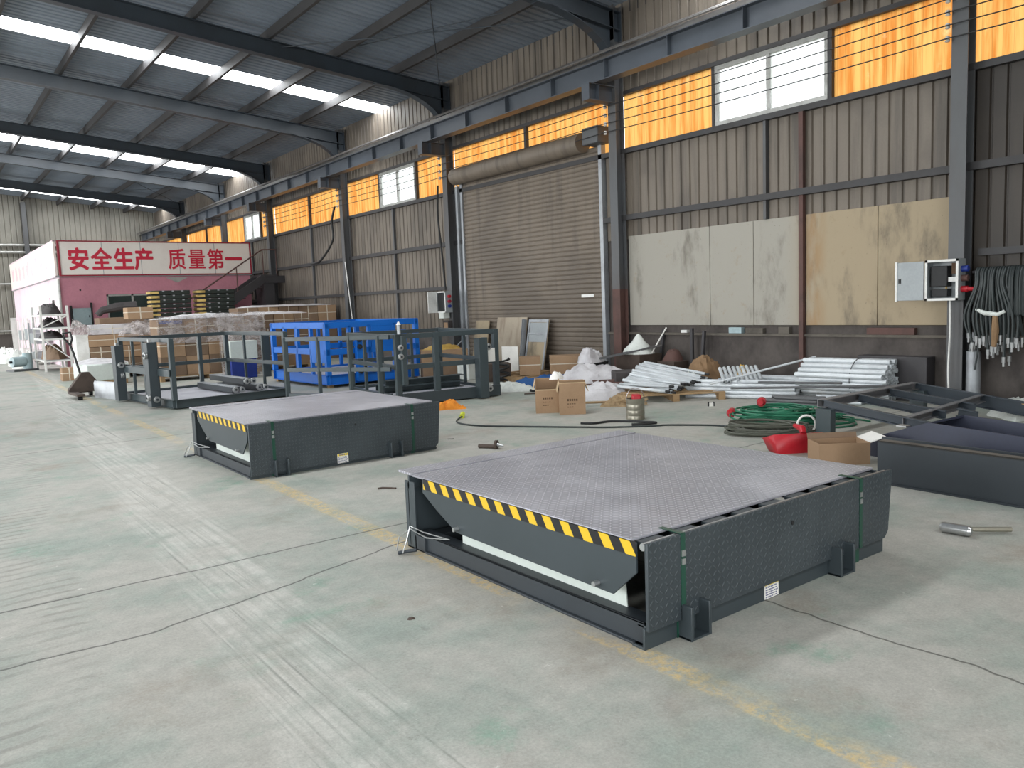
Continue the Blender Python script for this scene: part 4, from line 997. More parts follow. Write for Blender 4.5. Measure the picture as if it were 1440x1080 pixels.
one('stretch_film', sheet(MB(), 6.1, 7.3, 20.02, 0.0, 1.6, 0.1, 7.0, 18, 18, -0.12), M['film'], 'torn film hanging like a curtain at the right end of the stack', 'film')
one('stretch_film', MB().heap(6.0, 20.65, 1.49, 1.2, 0.46, 0.1, 8, 34, 0.5), M['sheeting'], 'white film spread over the top of the long carton stack', 'film')
carton(4.62, 22.5, 1.52, 0.62, 0.5, 0.3, 'single light brown carton on top of the crate left of the black stacks', None, 'card')
one('goods_crate', MB().box(0, 0, 0, 1.0, 0.7, 1.1), M['card_dark'], 'crate below the single light brown carton', 'crate', (4.95, 22.4, 0), 0, None, 0.01)
one('wrapped_sack', MB().heap(0, 0, 0, 0.62, 0.4, 0.44, 11, 26, 0.35), M['film'], 'film wrapped sack under the single light brown carton', 'sack', (5.0, 22.72, 1.1))
# right-hand pile: big cartons
GR = 'large cartons of the pile behind the blue box'
pallet(7.35, 20.9, 1.5, 1.0, 'pallet under the large cartons behind the left cage')
for (x, z, w, h, m) in ((7.35, 0.122, 0.7, 0.5, 'card_dark'), (8.08, 0.122, 0.75, 0.5, 'card'), (7.35, 0.63, 0.72, 0.5, 'card_dark'), (8.1, 0.63, 0.72, 0.5, 'card_dark'), (7.33, 1.14, 0.55, 0.36, 'card_dark'), (7.9, 1.14, 0.55, 0.36, 'card'), (8.47, 1.14, 0.4, 0.36, 'card_dark')):
    carton(x, 20.95, z, w, 0.8, h, 'large brown carton of the pile behind the left cage, right of the film curtain', 'large cartons right of the film curtain', m)
one('stretch_film', MB().heap(8.0, 21.35, 1.505, 0.85, 0.44, 0.09, 21, 30, 0.5), M['sheeting'], 'white film on top of the pile right of the film curtain', 'film')
GB = 'tall row of brown cartons before the staircase'
x = 7.95
for c_ in range(5):
    for r_, (z, h) in enumerate(((0.0, 0.6), (0.61, 0.55), (1.17, 0.54))):
        wd = 0.62
        carton(x, 24.0, z, wd, 0.8, h, 'brown carton in the tall row before the staircase', GB, 'card_dark' if (c_ + r_) % 3 else 'card', 0, (0.5,), r_ == 2)
    x += 0.635
one('stretch_film', MB().heap(9.55, 24.4, 1.715, 1.5, 0.46, 0.07, 22, 30, 0.5), M['sheeting'], 'white film on the tall row of cartons before the staircase', 'film')
# white and blue boxes seen through the left cage
one('storage_box', MB().box(0, 0, 0, 0.62, 0.5, 0.46), M['bluedeep'], 'deep blue box seen through the left cage', 'box', (6.15, 19.3, 0.0), 0, None, 0.01)
one('storage_box', MB().box(0, 0, 0, 0.66, 0.5, 0.44), M['pale'], 'white box on the deep blue box seen through the left cage', 'box', (6.15, 19.3, 0.461), 0, None, 0.01)
one('steel_channel', MB().channel((0, 0, 0.0), (0, 0, 1.1), 0.16, 0.1, 0.01, (0, 1, 0)), M['cage'], 'upright grey channel standing next to the white and blue boxes', 'channel', (6.98, 19.2, 0))

# two stacks of black mouldings with yellow ends
def moulding():
    t = thing('dock_bumper', 'tmp', 'bumper', (0, 0, 0), 0, 'black bumpers in two stacks before the office')
    MB().box(-0.52, 0, 0, 0.62, 0.5, 0.125).build('body', M['black_green'], t, 0.012)
    MB().box(-0.56, -0.01, 0.03, -0.3, 0.45, 0.1).build('end_strip', M['ochre'], t, 0.006)
    for x in (-0.2, 0.08, 0.36): MB().box(x, -0.012, 0.085, x + 0.06, 0.0, 0.12).build('clip', M['galv'], t)
    return t
M['black_green'] = mat('black_green_plastic', (34, 42, 38), 0.4, 0.0, (24, 28, 26), 0.5, 3.0)
M['ochre'] = mat('ochre_end_paint', (206, 176, 104), 0.6, 0.0, (120, 92, 50), 0.7, 6.0)
m0 = None
for (x, y, nm) in ((6.55, 25.9, 'the left one of the two stacks'), (7.9, 25.9, 'the stack nearer the staircase')):
    for j in range(7):
        L = ('lowest' if j == 0 else 'topmost' if j == 6 else ('second', 'third', 'fourth', 'fifth', 'sixth')[j - 1]) + ' black bumper with yellow end, counting up ' + nm
        if m0 is None:
            m0 = moulding(); o = m0; o.location = (x, y, 1.4 + 0.135 * j); o['label'] = L
        else: o = copy_thing(m0, (x + random.uniform(-0.015, 0.015), y, 1.4 + 0.135 * j), 0, L)
for x, nm in ((6.55, 'left'), (7.9, 'right')):
    for j in range(2): one('goods_crate', MB().box(-0.55, 0, 0, 0.65, 0.7, 0.698), M['card_dark'], ('upper' if j else 'lower') + ' crate below the ' + ('bumper stack nearer the office window' if nm == 'left' else 'bumper stack nearer the staircase'), 'crate', (x, 25.85, 0.7 * j), 0, None, 0.01)

# storage rack along the office's side
rk = thing('storage_rack', 'white shelf rack loaded with dark sacks at the pink corner', 'rack', (3.32, 28.0, 0))
for x, y in ((0, 0), (0.72, 0), (0, 1.9), (0.72, 1.9)): MB().bar((x, y, 0), (x, y, 2.0), 0.06, 0.06, (0, 1, 0)).build('upright', M['white_plastic'], rk)
for z in (0.32, 0.98, 1.32, 1.72):
    for p, q in (((0, 0), (0.72, 0)), ((0, 0), (0, 1.9)), ((0, 1.9), (0.72, 1.9))): MB().bar((*p, z), (*q, z), 0.04, 0.05).build('shelf_beam', M['white_plastic'], rk)
    MB().box(0, 0, z + 0.02, 0.72, 1.9, z + 0.035).build('shelf', M['galv'], rk)
for p, q in (((0, 0, 1.0), (0.72, 0, 0.36)), ((0, 0, 1.36), (0.72, 0, 1.7))): MB().bar(p, q, 0.02, 0.03).build('brace', M['white_plastic'], rk)
for j, (z, h, m) in enumerate(((0.36, 0.45, 'card_dark'), (1.02, 0.22, 'bagdark'), (1.36, 0.28, 'bagdark'), (1.76, 0.34, 'bagdark'))):
    one('sack', MB().heap(0, 0, 0, 0.33, 0.85, h, 30 + j, 26, 0.35), M[m], ['brown sack on the lowest rack shelf', 'dark sack on the second rack shelf', 'dark sack on the third rack shelf', 'dark sack on the top rack shelf'][j], 'sack', (3.68, 28.95, z - 0.003))
for j, (x, y, r_, h, m) in enumerate(((3.1, 31.4, 0.34, 0.42, 'bag'), (3.1, 33.4, 0.34, 0.5, 'bag'), (3.1, 35.9, 0.36, 0.5, 'bag'), (3.4, 40.5, 0.45, 0.5, 'bag'))):
    one('white_sack', MB().heap(0, 0, 0, r_, r_ * 1.4, h, 40 + j, 24, 0.4), M[m], ['white sack next to the small motor along the office side', 'second white sack along the office side, beyond the motor', 'third white sack along the office side', 'farthest white sack by the end wall'][j], 'sack', (x, y, 0))
mo = thing('electric_motor', 'pale round motor on a plate before the white sacks', 'motor', (2.85, 29.6, 0), R(20))
MB().tube([(-0.28, 0, 0.3), (0.1, 0, 0.3)], 0.16, 16).build('casing', M['cabinet_blue'], mo)
MB().cyl((0.2, 0, 0.06), 'z', 0.14, 0.5, 16).build('upright_drum', M['cabinet_blue'], mo)
MB().box(-0.35, -0.25, 0.0, 0.4, 0.25, 0.06).build('base_plate', M['steel_col'], mo)
MB().tube([(-0.36, 0, 0.3), (-0.28, 0, 0.3)], 0.04, 10).build('shaft', M['black'], mo)
for j, (x, y, h, m) in enumerate(((3.6, 32.6, 1.5, 'cabinet'), (3.7, 35.0, 1.7, 'white_plastic'), (3.75, 37.5, 1.6, 'white_plastic'))):
    t = thing('goods_trolley', ['grey goods frame standing along the office side', 'white goods frame behind the grey one along the office side', 'white goods frame farthest along the office side'][j], 'goods frame', (x, y, 0))
    for a, b in ((0, 0), (0.4, 0), (0, 1.2), (0.4, 1.2)): MB().bar((a, b, 0), (a, b, h), 0.05, 0.05, (0, 1, 0)).build('upright', M[m], t)
    MB().box(0.0, 0.0, h * 0.5, 0.4, 1.2, h * 0.75).build('box', M['cabinet'], t, 0.01); MB().box(0, 0, 0.2, 0.4, 1.2, 0.45).build('tray', M[m], t, 0.01)
one('white_board', MB().box(0, 0, 0, 0.3, 0.04, 1.75), M['white_plastic'], 'tall white board leaning at the far end wall', 'board', (4.05, 44.6, 0), 0, None, 0, R(-8))

# rusty pallet jack, forks towards the viewer
pj = thing('pallet_jack', 'rusty brown pallet jack with raised looped handle', 'pallet jack', (2.86, 18.2, 0), R(2))
MB().prism([(-0.34, 0.1), (0.3, 0.1), (0.3, 0.16), (0.06, 0.5), (-0.08, 0.5), (-0.34, 0.16)], 'y', 0.0, 0.16).build('body', M['red_dark'], pj, 0.01)
for x in (-0.34, 0.2):
    fk = MB().box(x, -0.75, 0.075, x + 0.15, 0.1, 0.125).build('fork', M['red_dark'], pj, 0.012)
    MB().tube([(x + 0.03, -0.62, 0.04), (x + 0.12, -0.62, 0.04)], 0.04, 12).build('roller', M['black'], fk)
MB().tube([(-0.08, 0.12, 0.45), (-0.14, 0.3, 0.9), (-0.17, 0.38, 1.05)], 0.022, 8).build('handle_shaft', M['black'], pj)
MB().tube([(-0.17, 0.38, 1.05), (-0.26, 0.4, 1.18), (-0.28, 0.42, 1.3), (-0.14, 0.42, 1.32), (-0.12, 0.4, 1.18), (-0.17, 0.38, 1.05)], 0.02, 8).build('handle_loop', M['black'], pj)
for x in (-0.12, 0.1): MB().tube([(x - 0.03, 0.24, 0.08), (x + 0.03, 0.24, 0.08)], 0.08, 14).build('steer_wheel', M['black'], pj)
MB().box(-0.14, 0.14, 0.08, 0.12, 0.3, 0.2).build('pump_block', M['red_dark'], pj)

# ------------------------------------------------------------------ things leaning on and lying before the roller shutter
def panel_board(w, h, t=0.03): return MB().box(0, -t, 0, w, 0, h)
one('leaning_board', MB().box(0, 0, 0, 0.03, 1.12, 1.25), M['ledge_pale'] if 'ledge_pale' in M else M['board'], 'large pale weathered board leaning on the roller shutter', 'board', (WX - 0.36, 14.15, 0.0), 0, None, 0.002, 0, R(10))
one('leaning_board', MB().box(0, 0, 0, 0.025, 0.55, 1.18), M['board'], 'narrow pale board leaning on the shutter behind the right cage', 'board', (WX - 0.36, 15.6, 0.0), 0, None, 0.002, 0, R(10))
dp = thing('cabinet_door', 'grey framed cabinet door leaning right of the large pale board', 'door', (WX - 0.4, 13.35, 0), 0, None, 0, R(11))
MB().box(0, 0, 0, 0.02, 0.68, 1.2).build('panel', M['board'], dp)
f = MB(); f.box(-0.015, 0, 0, 0, 0.05, 1.2); f.box(-0.015, 0.63, 0, 0, 0.68, 1.2); f.box(-0.015, 0.05, 1.14, 0, 0.63, 1.2); f.box(-0.015, 0.05, 0.86, 0, 0.63, 0.9); f.box(-0.015, 0.05, 0, 0, 0.63, 0.06); f.build('frame', M['galv'], dp)
MB().box(-0.008, 0.06, 0.7, -0.001, 0.62, 1.13).build('upper_panel', M['cabinet'], dp)
one('channel_strip', MB().channel((0, 0, 0), (0, 0, 1.2), 0.1, 0.05), M['galv'], 'grey metal strip leaning between the pale board and the cabinet door', 'strip', (WX - 0.42, 14.1, 0.0), 0, None, 0, R(-2), R(9))
one('white_sheet', MB().box(0, 0, 0, 0.02, 0.42, 0.62), M['label_white'], 'small white sheet before the large pale board', 'sheet', (10.55, 13.75, 0.0), R(20))
pallet(9.5, 12.0, 1.3, 1.5, 'blue wrapped pallet below the two brown cartons at the shutter')
carton(9.75, 12.35, 0.121, 0.42, 0.5, 0.36, 'left brown carton standing before the leaning boards', None, 'card', R(-38), ())
carton(10.2, 11.9, 0.121, 0.62, 0.5, 0.36, 'wider brown carton standing before the leaning boards', None, 'card', R(-38), ())
one('black_hose_coil', MB().tube([(0.16 * math.cos(a * 0.5) * (1 + 0.1 * math.sin(a * 2.3)), 0.16 * math.sin(a * 0.5), 0.03 + 0.012 * a) for a in range(38)], 0.022, 6), M['black'], 'black hose coil left of the brown cartons at the shutter', 'hose', (9.35, 12.75, 0.0))
one('goods_crate', MB().box(0, 0, 0, 0.5, 0.45, 0.36), M['red_dark'], 'small dark crate left of the brown cartons at the shutter', 'crate', (9.2, 13.05, 0), R(-30), None, 0.01)
tr_ = thing('carton_tray', 'open carton tray with yellow bags seen through the right cage', 'tray', (9.3, 14.8, 0), R(-25))
MB().box(-0.5, -0.3, 0.36, 0.5, 0.3, 0.62).build('tray', M['card'], tr_, 0.01)
MB().box(-0.48, -0.28, 0.0, 0.48, 0.28, 0.36).build('box_below', M['card_dark'], tr_, 0.01)
MB().heap(0, 0, 0.62, 0.42, 0.24, 0.1, 51, 22, 0.5).build('yellow_bag', M['yellow'], tr_)
one('white_crate', MB().box(0, 0, 0, 0.3, 0.35, 0.4), M['bag'], 'pale crate with holes right of the carton tray', 'crate', (9.25, 13.75, 0), R(10), None, 0.01)
one('lean_rod', MB().tube([(0, 0, 0), (0.5, -0.3, 0.62)], 0.012, 6), M['galv'], 'thin rod sticking up behind the carton tray', 'rod', (9.8, 15.4, 0.4))
one('blue_sheet', MB().heap(0, 0, 0, 0.8, 0.3, 0.2, 61, 30, 0.45, R(-40)), M['bluetarp'], 'blue plastic sheet lying before the roller shutter', 'sheet', (9.45, 11.35, 0))
one('scrap_heap', MB().heap(0, 0, 0, 0.5, 0.22, 0.12, 62, 26, 0.6, R(-50)), M['bag'], 'small grey scrap heap at the foot of the right cage', 'scrap', (8.55, 11.45, 0))
one('black_ring', MB().tube([(0.12 * math.cos(a), 0.12 * math.sin(a), 0.02) for a in [i * PI / 8 for i in range(16)]], 0.02, 8, True), M['black'], 'black ring on the floor right of the right cage', 'ring', (8.8, 10.95, 0.0))
one('steel_plate', MB().box(0, 0, 0, 0.3, 0.14, 0.012), M['red_dark'], 'small rusty plate lying off the right cage corner', 'plate', (8.35, 10.75, 0.0), R(-40))
tub = thing('black_tub', 'dark tub with a white plastic bag pulled over it', 'tub', (10.2, 10.95, 0))
MB().lathe((0, 0, 0), [(0.2, 0), (0.25, 0.4), (0.26, 0.42), (0.23, 0.42), (0.2, 0.2)], 18).build('tub', M['black'], tub)
one('white_bag', MB().heap(0, 0, 0, 0.36, 0.24, 0.3, 63, 30, 0.35, R(35)), M['sheeting'], 'white plastic bag over the dark tub', 'bag', (10.15, 10.98, 0.42))
one('sheeting_heap', MB().heap(0, 0, 0, 0.86, 0.4, 0.36, 64, 48, 0.36, R(-40)), M['sheeting'], 'big white plastic sheeting heap before the shutter', 'sheeting', (9.75, 10.42, 0))
one('sheeting_heap', MB().heap(0, 0, 0, 0.5, 0.26, 0.2, 65, 36, 0.5, R(-40)), M['sheeting'], 'smaller white sheeting heap between the pallet and the big heap', 'sheeting', (8.75, 9.25, 0))
one('dark_beam', MB().bar((0, 0, 0.05), (0.55, -0.75, 0.05), 0.1, 0.1), M['rust'], 'dark red beam lying along the big white sheeting heap', 'beam', (8.75, 10.55, 0.05))
one('grey_plank', MB().bar((0, 0, 0), (0.95, -0.62, 0.2), 0.14, 0.03), M['steel_col'], 'dark plank resting on the upper end of the pipe fan', 'plank', (10.0, 10.6, 0.5))
one('pale_sack', MB().lathe((0, 0, 0), [(0.3, 0), (0.27, 0.08), (0.12, 0.22), (0.04, 0.34), (0.01, 0.36)], 14), M['bag'], 'pale cone-shaped sack beside the brown column', 'sack', (10.75, 10.35, 0.55))
one('goods_crate', MB().box(-0.3, -0.3, 0, 0.3, 0.3, 0.55), M['red_dark'], 'dark crate carrying the pale cone-shaped sack', 'crate', (10.75, 10.35, 0), 0, None, 0.01)
one('red_hood', MB().heap(0, 0, 0, 0.2, 0.16, 0.22, 66, 20, 0.2), M['rust'], 'dull red cap-like hood behind the pipe fan', 'hood', (11.0, 9.75, 0.42))
one('goods_crate', MB().box(-0.2, -0.2, 0, 0.2, 0.2, 0.42), M['red_dark'], 'dark crate carrying the dull red hood', 'crate', (11.0, 9.75, 0), 0, None, 0.01)

# two open cardboard boxes
def open_box(loc, rz, w, d, h, label, cut, flap):
    t = thing('open_carton', label, 'carton', loc, rz, 'open cartons on the hall floor')
    b = MB(); k = 0.012
    b.box(-w / 2, -d / 2, 0, w / 2, d / 2, k); b.box(-w / 2, -d / 2, k, w / 2, -d / 2 + k, h - cut); b.box(-w / 2, d / 2 - k, k, w / 2, d / 2, h)
    b.box(-w / 2, -d / 2 + k, k, -w / 2 + k, d / 2 - k, h); b.box(w / 2 - k, -d / 2 + k, k, w / 2, d / 2 - k, h)
    b.build('body', M['card'], t)
    if flap:
        MB().bar((0, -d / 2 + 0.006, h), (0, -d / 2 - 0.02, h + flap), w, 0.008, (0, 1, 0)).build('front_flap', M['card'], t)
    MB().bar((-w / 2 - 0.03, 0, h - 0.13), (-w / 2 + 0.002, 0, h), d, 0.008, (1, 0, 0)).build('side_flap', M['card_in'], t)
    MB().bar((w / 2 + 0.045, 0, h - 0.13), (w / 2 - 0.002, 0, h), d, 0.008, (1, 0, 0)).build('side_flap', M['card_in'], t)
    MB().box(-w / 2, -d / 2 - 0.002, h - cut - 0.014, w / 2, -d / 2 + 0.014, h - cut).build('cut_edge', M['card_in'], t)
    p = MB(); random.seed(int(w * 100))
    for r_ in range(3):
        for c_ in range(5 - r_): p.box(-w * 0.2 + c_ * w * 0.085, -d / 2 - 0.0015, h * 0.42 - r_ * 0.045, -w * 0.2 + c_ * w * 0.085 + w * 0.06, -d / 2 + 0.0, h * 0.42 - r_ * 0.045 + (0.03 if r_ == 0 else 0.012))
    p.build('print', M['ink'], t)
    return t
open_box((7.27, 8.82, 0), R(-38), 0.34, 0.36, 0.47, 'left open carton with its front cut low', 0.13, 0)
open_box((7.40, 8.44, 0), R(-38), 0.36, 0.36, 0.45, 'right open carton with a tall front flap', 0.0, 0.03)
one('crumpled_paper', MB().heap(0, 0, 0, 0.12, 0.08, 0.08, 67, 16, 0.6), M['label_white'], 'crumpled white scraps on the edge of the two open cartons', 'scrap', (7.42, 8.78, 0.46))

# ------------------------------------------------------------------ fan of galvanised pipes on a pallet
pallet(8.75, 7.95, 1.5, 1.2, 'wooden pallet carrying the fan of galvanised pipes', 0, R(-35))
random.seed(7)
def pipe_thing(p0, p1, r, label, group, m='steelpipe', plug=True):
    p0 = Vector(p0); p1 = Vector(p1); d = p1 - p0
    t = thing('steel_pipe', label, 'pipe', p0, 0, group)
    t.rotation_mode = 'QUATERNION'; t.rotation_quaternion = Vector((1, 0, 0)).rotation_difference(d.normalized())
    L = d.length
    MB().pipe((0, 0, 0), (L, 0, 0), r, r * 0.8, 10).build('tube', M[m], t)
    if plug: MB().tube([(L - 0.02, 0, 0), (L + 0.07, 0, 0)], r * 0.72, 8).build('black_end', M['black'], t)
    return t
FAN_A0, FAN_A1, FAN_B0, FAN_B1 = (8.92, 9.07, 0.16), (9.9, 9.4, 0.47), (9.0, 8.08, 0.15), (10.2, 8.3, 0.24)
n = 24
for i in range(n):
    s_ = i / (n - 1)
    # far ends bunch together on the dark stack, near ends spread towards the window wall
    a = Vector((FAN_A0)).lerp(Vector(FAN_A1), s_ ** 0.8) + Vector((random.uniform(-.03, .03), random.uniform(-.03, .03), random.uniform(0, .05)))
    b_ = Vector(FAN_B0).lerp(Vector(FAN_B1), s_) + Vector((random.uniform(-.05, .05), random.uniform(-.05, .05), random.uniform(-0.01, .08)))
    pipe_thing(a, b_, 0.026, 'galvanised pipe with a black end in the fan on the wooden pallet', 'pipes of the fan on the pallet')
one('dark_stack', MB().box(-0.4, -0.2, 0, 0.45, 0.2, 0.36), M['bagdark'], 'dark bundle under the upper end of the pipe fan', 'bundle', (9.8, 9.5, 0), R(-35), None, 0.02)
one('dark_stack', MB().box(-0.3, -0.15, 0, 0.3, 0.15, 0.14), M['black'], 'dark bundle under the plugged pipe ends', 'bundle', (10.1, 8.05, 0), R(20), None, 0.02)
rr = thing('rusty_rods', 'bunch of rust red rods beside the pipe fan', 'rods', (9.05, 9.6, 0.02), R(-20))
for j in range(9): MB().tube([(0, 0.04 * j, 0.03 + 0.02 * j), (0.6, 0.03 * j - 0.25, 0.05 + 0.02 * j)], 0.014, 6).build('rod', M['rust'], rr)
br = thing('straw_broom', 'straw broom lying in front of the pipe pallet', 'broom', (8.35, 8.4, 0), R(-38))
MB().tube([(-1.05, 0.22, 0.03), (-0.2, 0.02, 0.06)], 0.016, 8).build('stick', M['wood'], br)
MB().heap(0.0, 0, 0.0, 0.3, 0.13, 0.13, 71, 26, 0.6).build('head', M['straw'], br)
s_ = MB(); random.seed(9)
for j in range(150):
    y = random.uniform(-0.13, 0.13); z = random.uniform(0.01, 0.1); s_.tube([(-0.22 + random.uniform(0, .1), y * 0.4, 0.06), (random.uniform(0.1, 0.38), y * 1.5, z * 1.4)], 0.0045, 4)
for j in range(2): s_.tube([(-0.05 + 0.1 * j, 0.13 * math.cos(a), 0.06 + 0.07 * math.sin(a)) for a in [i * PI / 6 for i in range(12)]], 0.005, 5, True)
s_.build('bristles', M['straw'], br)
pc = thing('paint_can', 'ribbed tin paint can with wire handle and red rag', 'paint can', (7.53, 7.33, 0), R(-40))
MB().lathe((0, 0, 0), [(0.115, 0), (0.12, 0.004), (0.12, 0.05), (0.117, 0.055), (0.12, 0.06), (0.12, 0.12), (0.117, 0.125), (0.12, 0.13), (0.12, 0.2), (0.117, 0.205), (0.12, 0.21), (0.12, 0.27), (0.123, 0.275), (0.112, 0.275), (0.11, 0.25)], 24).build('can', M['tin'], pc)
MB().tube([(0.12 * math.cos(a), 0.0, 0.25 + 0.16 * math.sin(a)) for a in [i * PI / 12 for i in range(13)]], 0.005, 6).build('wire_handle', M['zinc'], pc)
MB().box(-0.05, -0.09, 0.24, 0.07, 0.05, 0.33).build('red_rag', M['red'], pc, 0.02)
tr2 = thing('small_gadget', 'tiny black and white clip on the floor before the pipes', 'clip', (9.06, 7.33, 0), R(-40))
MB().box(-0.03, -0.02, 0, 0.03, 0.02, 0.045).build('body', M['label_white'], tr2)
for x in (-0.045, 0.03): MB().box(x, -0.022, 0, x + 0.015, 0.022, 0.06).build('end', M['black'], tr2)

# heap of loose pipes, short cut pipes and the big tied bundle along the plinth
def lay(n_, origin, along, L, width_dir, wstep, zbase, r, label, group, m='steelpipe', plug=False, jit=0.03, rows=1, seed=1):
    random.seed(seed); along = Vector(along).normalized(); wd = Vector(width_dir).normalized()
    for j in range(n_):
        row, c_ = divmod(j, max(1, n_ // rows))
        o_ = Vector(origin) + wd * (wstep * (c_ + 0.5 * row)) + Vector((0, 0, zbase + r + row * r * 1.75)) + along * random.uniform(-jit * 3, jit * 3)
        d = along + Vector((random.uniform(-jit, jit), random.uniform(-jit, jit), 0)) * 0.6
        pipe_thing(o_, o_ + d.normalized() * L * random.uniform(0.94, 1.0), r, label, group, m, plug)
lay(34, (9.6, 8.2, 0), (0.46, -0.89, 0.0), 1.6, (0.87, 0.48, 0), 0.075, 0.0, 0.03, 'pale pipe in the loose layers on the floor left of the tied bundle', 'pipes in the flat floor layer', rows=4, seed=3)
lay(9, (9.9, 7.75, 0), (0.5, 0.5, 0.2), 0.62, (0.62, -0.55, 0), 0.07, 0.22, 0.028, 'short cut pipe leaning across the flat pipe layer', 'short cut pipes', jit=0.01, seed=4)
lay(20, (10.45, 8.25, 0), (0.2, -0.98, 0), 1.7, (0.98, 0.2, 0), 0.07, 0.0, 0.03, 'pale pipe lying close to the plinth behind the short cut pipes', 'pipes lying close to the plinth', rows=5, seed=5)
r = 0.036; c0 = Vector((10.75, 6.85, 0.30)); ax = Vector((0.12, -0.99, 0.0)).normalized(); sd = Vector((0.99, 0.12, 0))
pts = []
for row in range(-4, 5):
    for c_ in range(-5, 6):
        q = Vector(((c_ + 0.5 * (row % 2)) * r * 2.02, row * r * 1.76))
        if (q.x / 0.34) ** 2 + (q.y / 0.27) ** 2 < 1: pts.append(q)
random.seed(6)
for q in pts:
    o_ = c0 + sd * q.x + Vector((0, 0, q.y)) - ax * random.uniform(0.0, 0.06)
    pipe_thing(o_, o_ + ax * 1.25, r, 'pale pipe in the big tied bundle before the plinth', 'pipes of the big tied bundle', 'steelpipe', False)
one('tie_wire', MB().tube([tuple(c0 + ax * 0.75 + sd * (0.35 * math.cos(a)) + Vector((0, 0, 0.295 * math.sin(a)))) for a in [i * PI / 12 for i in range(24)]], 0.006, 5, True), M['black'], 'black wire tied around the big pipe bundle', 'wire')
for j in (0, 1): one('bearer', MB().box(-0.4, -0.05, 0, 0.4, 0.05, 0.045), M['wood'], 'timber bearer under the big tied bundle, ' + ('far end' if j == 0 else 'near end'), 'bearer', tuple(c0 * 1.0 + ax * (0.25 + 0.7 * j))[:2] + (0.0,), R(7))
lay(12, (9.6, 6.75, 0), (0.25, -0.97, 0), 0.75, (0.97, 0.25, 0), 0.05, 0.0, 0.024, 'dark steel rod in the short stack before the tied bundle', 'dark rods before the tied bundle', 'steel_col', False, rows=3, seed=8)
lay(8, (10.2, 6.35, 0), (0.2, -0.98, 0), 0.6, (0.97, 0.25, 0), 0.056, 0.0, 0.026, 'short pale pipe right of the dark rods', 'short pipes right of the dark rods', rows=2, seed=9)
for j, (p, q) in enumerate((((9.6, 7.4, 0.2), (10.6, 5.3, 0.27)), ((9.75, 7.9, 0.22), (11.0, 6.9, 0.58)), ((10.2, 7.35, 0.24), (10.2, 6.0, 0.3)))):
    pipe_thing(p, q, 0.016, ['thin dark rod crossing before the tied bundle', 'thin pale rod sticking up left of the tied bundle', 'thin rod lying over the dark rods'][j], None, 'steel_col' if j != 1 else 'steelpipe', False)
one('brown_sack', MB().heap(0, 0, 0, 0.42, 0.36, 0.5, 81, 28, 0.3), M['brownbag'], 'brown sack at the plinth between the pipes', 'sack', (10.78, 8.85, 0))
one('white_sack', MB().heap(0, 0, 0, 0.34, 0.3, 0.34, 82, 26, 0.35), M['bag'], 'white striped sack in front of the brown sack', 'sack', (10.12, 8.6, 0))
one('yellow_sack', MB().heap(0, 0, 0, 0.24, 0.18, 0.34, 83, 20, 0.35), M['yellow'], 'yellow bag right of the brown sack', 'bag', (10.85, 8.12, 0))
for j, (y, x, lean, h) in enumerate(((9.3, 11.0, 0.02, 1.0), (9.15, 11.05, 0.0, 0.95), (10.25, 11.15, -0.02, 0.98))):
    one('dark_post', MB().bar((0, 0, 0), (0.1, lean * 4, h), 0.05, 0.05, (0, 1, 0)), M['stair'], ['dark post leaning on the plinth left of the upright one', 'dark upright post before the plinth', 'dark post at the plinth near the brown column'][j], 'post', (x, y, 0))
one('lean_rod', MB().tube([(0, 0, 0), (0.18, -0.25, 0.52)], 0.014, 6), M['label_white'], 'white rod rising from the pipe fan to the plinth top', 'rod', (10.78, 10.1, 0.5))
for j, (y, w, h, m) in enumerate(((9.75, 0.14, 0.05, 'white_plastic'), (8.55, 0.26, 0.1, 'cabinet_blue'), (8.12, 0.34, 0.09, 'ledge'), (7.62, 0.2, 0.11, 'ledge'), (5.6, 0.7, 0.1, 'rust'))):
    one('ledge_item', MB().box(-0.05, 0, 0, 0.05, w, h), M[m], ['row of small white pots on the plinth ledge', 'pale blue box on the plinth ledge', 'flat pale brick on the plinth ledge', 'square brick on the plinth ledge', 'long dull red bar on the plinth ledge by the column'][j], 'ledge item', (WX + 0.0 - 0.01, wy(y), Z_PL), 0, None, 0.006)

# green and olive cable coils
def coil(name, label, cat, loc, r0, r1, turns, h, rad, m, seed, squash=0.6):
    random.seed(seed); pts = []; n_ = 16
    cx = cy = 0.0; ra = r1; tilt = 0.0; ph = 0.0
    for k_ in range(turns):
        nx, ny = random.gauss(0, r1 * 0.16), random.gauss(0, r1 * 0.12); nr = random.uniform(r0, r1); nt = random.uniform(-0.12, 0.12) if k_ > 2 else 0; z0 = h * 0.75 * (k_ / turns) ** 1.2 * random.uniform(0.3, 1.0); np_ = random.uniform(0, 6.28)
        for i in range(n_):
            f = i / n_; a = i * 2 * PI / n_
            x = cx + (nx - cx) * f; y = cy + (ny - cy) * f; q = ra + (nr - ra) * f; t_ = tilt + (nt - tilt) * f
            pts.append((x + q * math.cos(a), y + q * squash * math.sin(a), max(rad, rad + z0 + q * t_ * math.cos(a - ph) + 0.25 * h * max(0, noise.noise(Vector((k_ * 3.1 + f * 4, seed, 1.7)))))))
        cx, cy, ra, tilt, ph = nx, ny, nr, nt, np_
    return one(name, MB().tube(pts, rad, 5), M[m], label, cat, loc, R(-40))
coil('cable_coil', 'green cable tangle heaped on the floor before the pipes', 'cable', (8.35, 5.75, 0.0), 0.2, 0.55, 26, 0.42, 0.011, 'green', 3, 0.75)
coil('cable_coil', 'second looser green cable loop spilling towards the steel frame', 'cable', (8.6, 5.35, 0.0), 0.15, 0.6, 7, 0.2, 0.011, 'green', 5, 0.6)
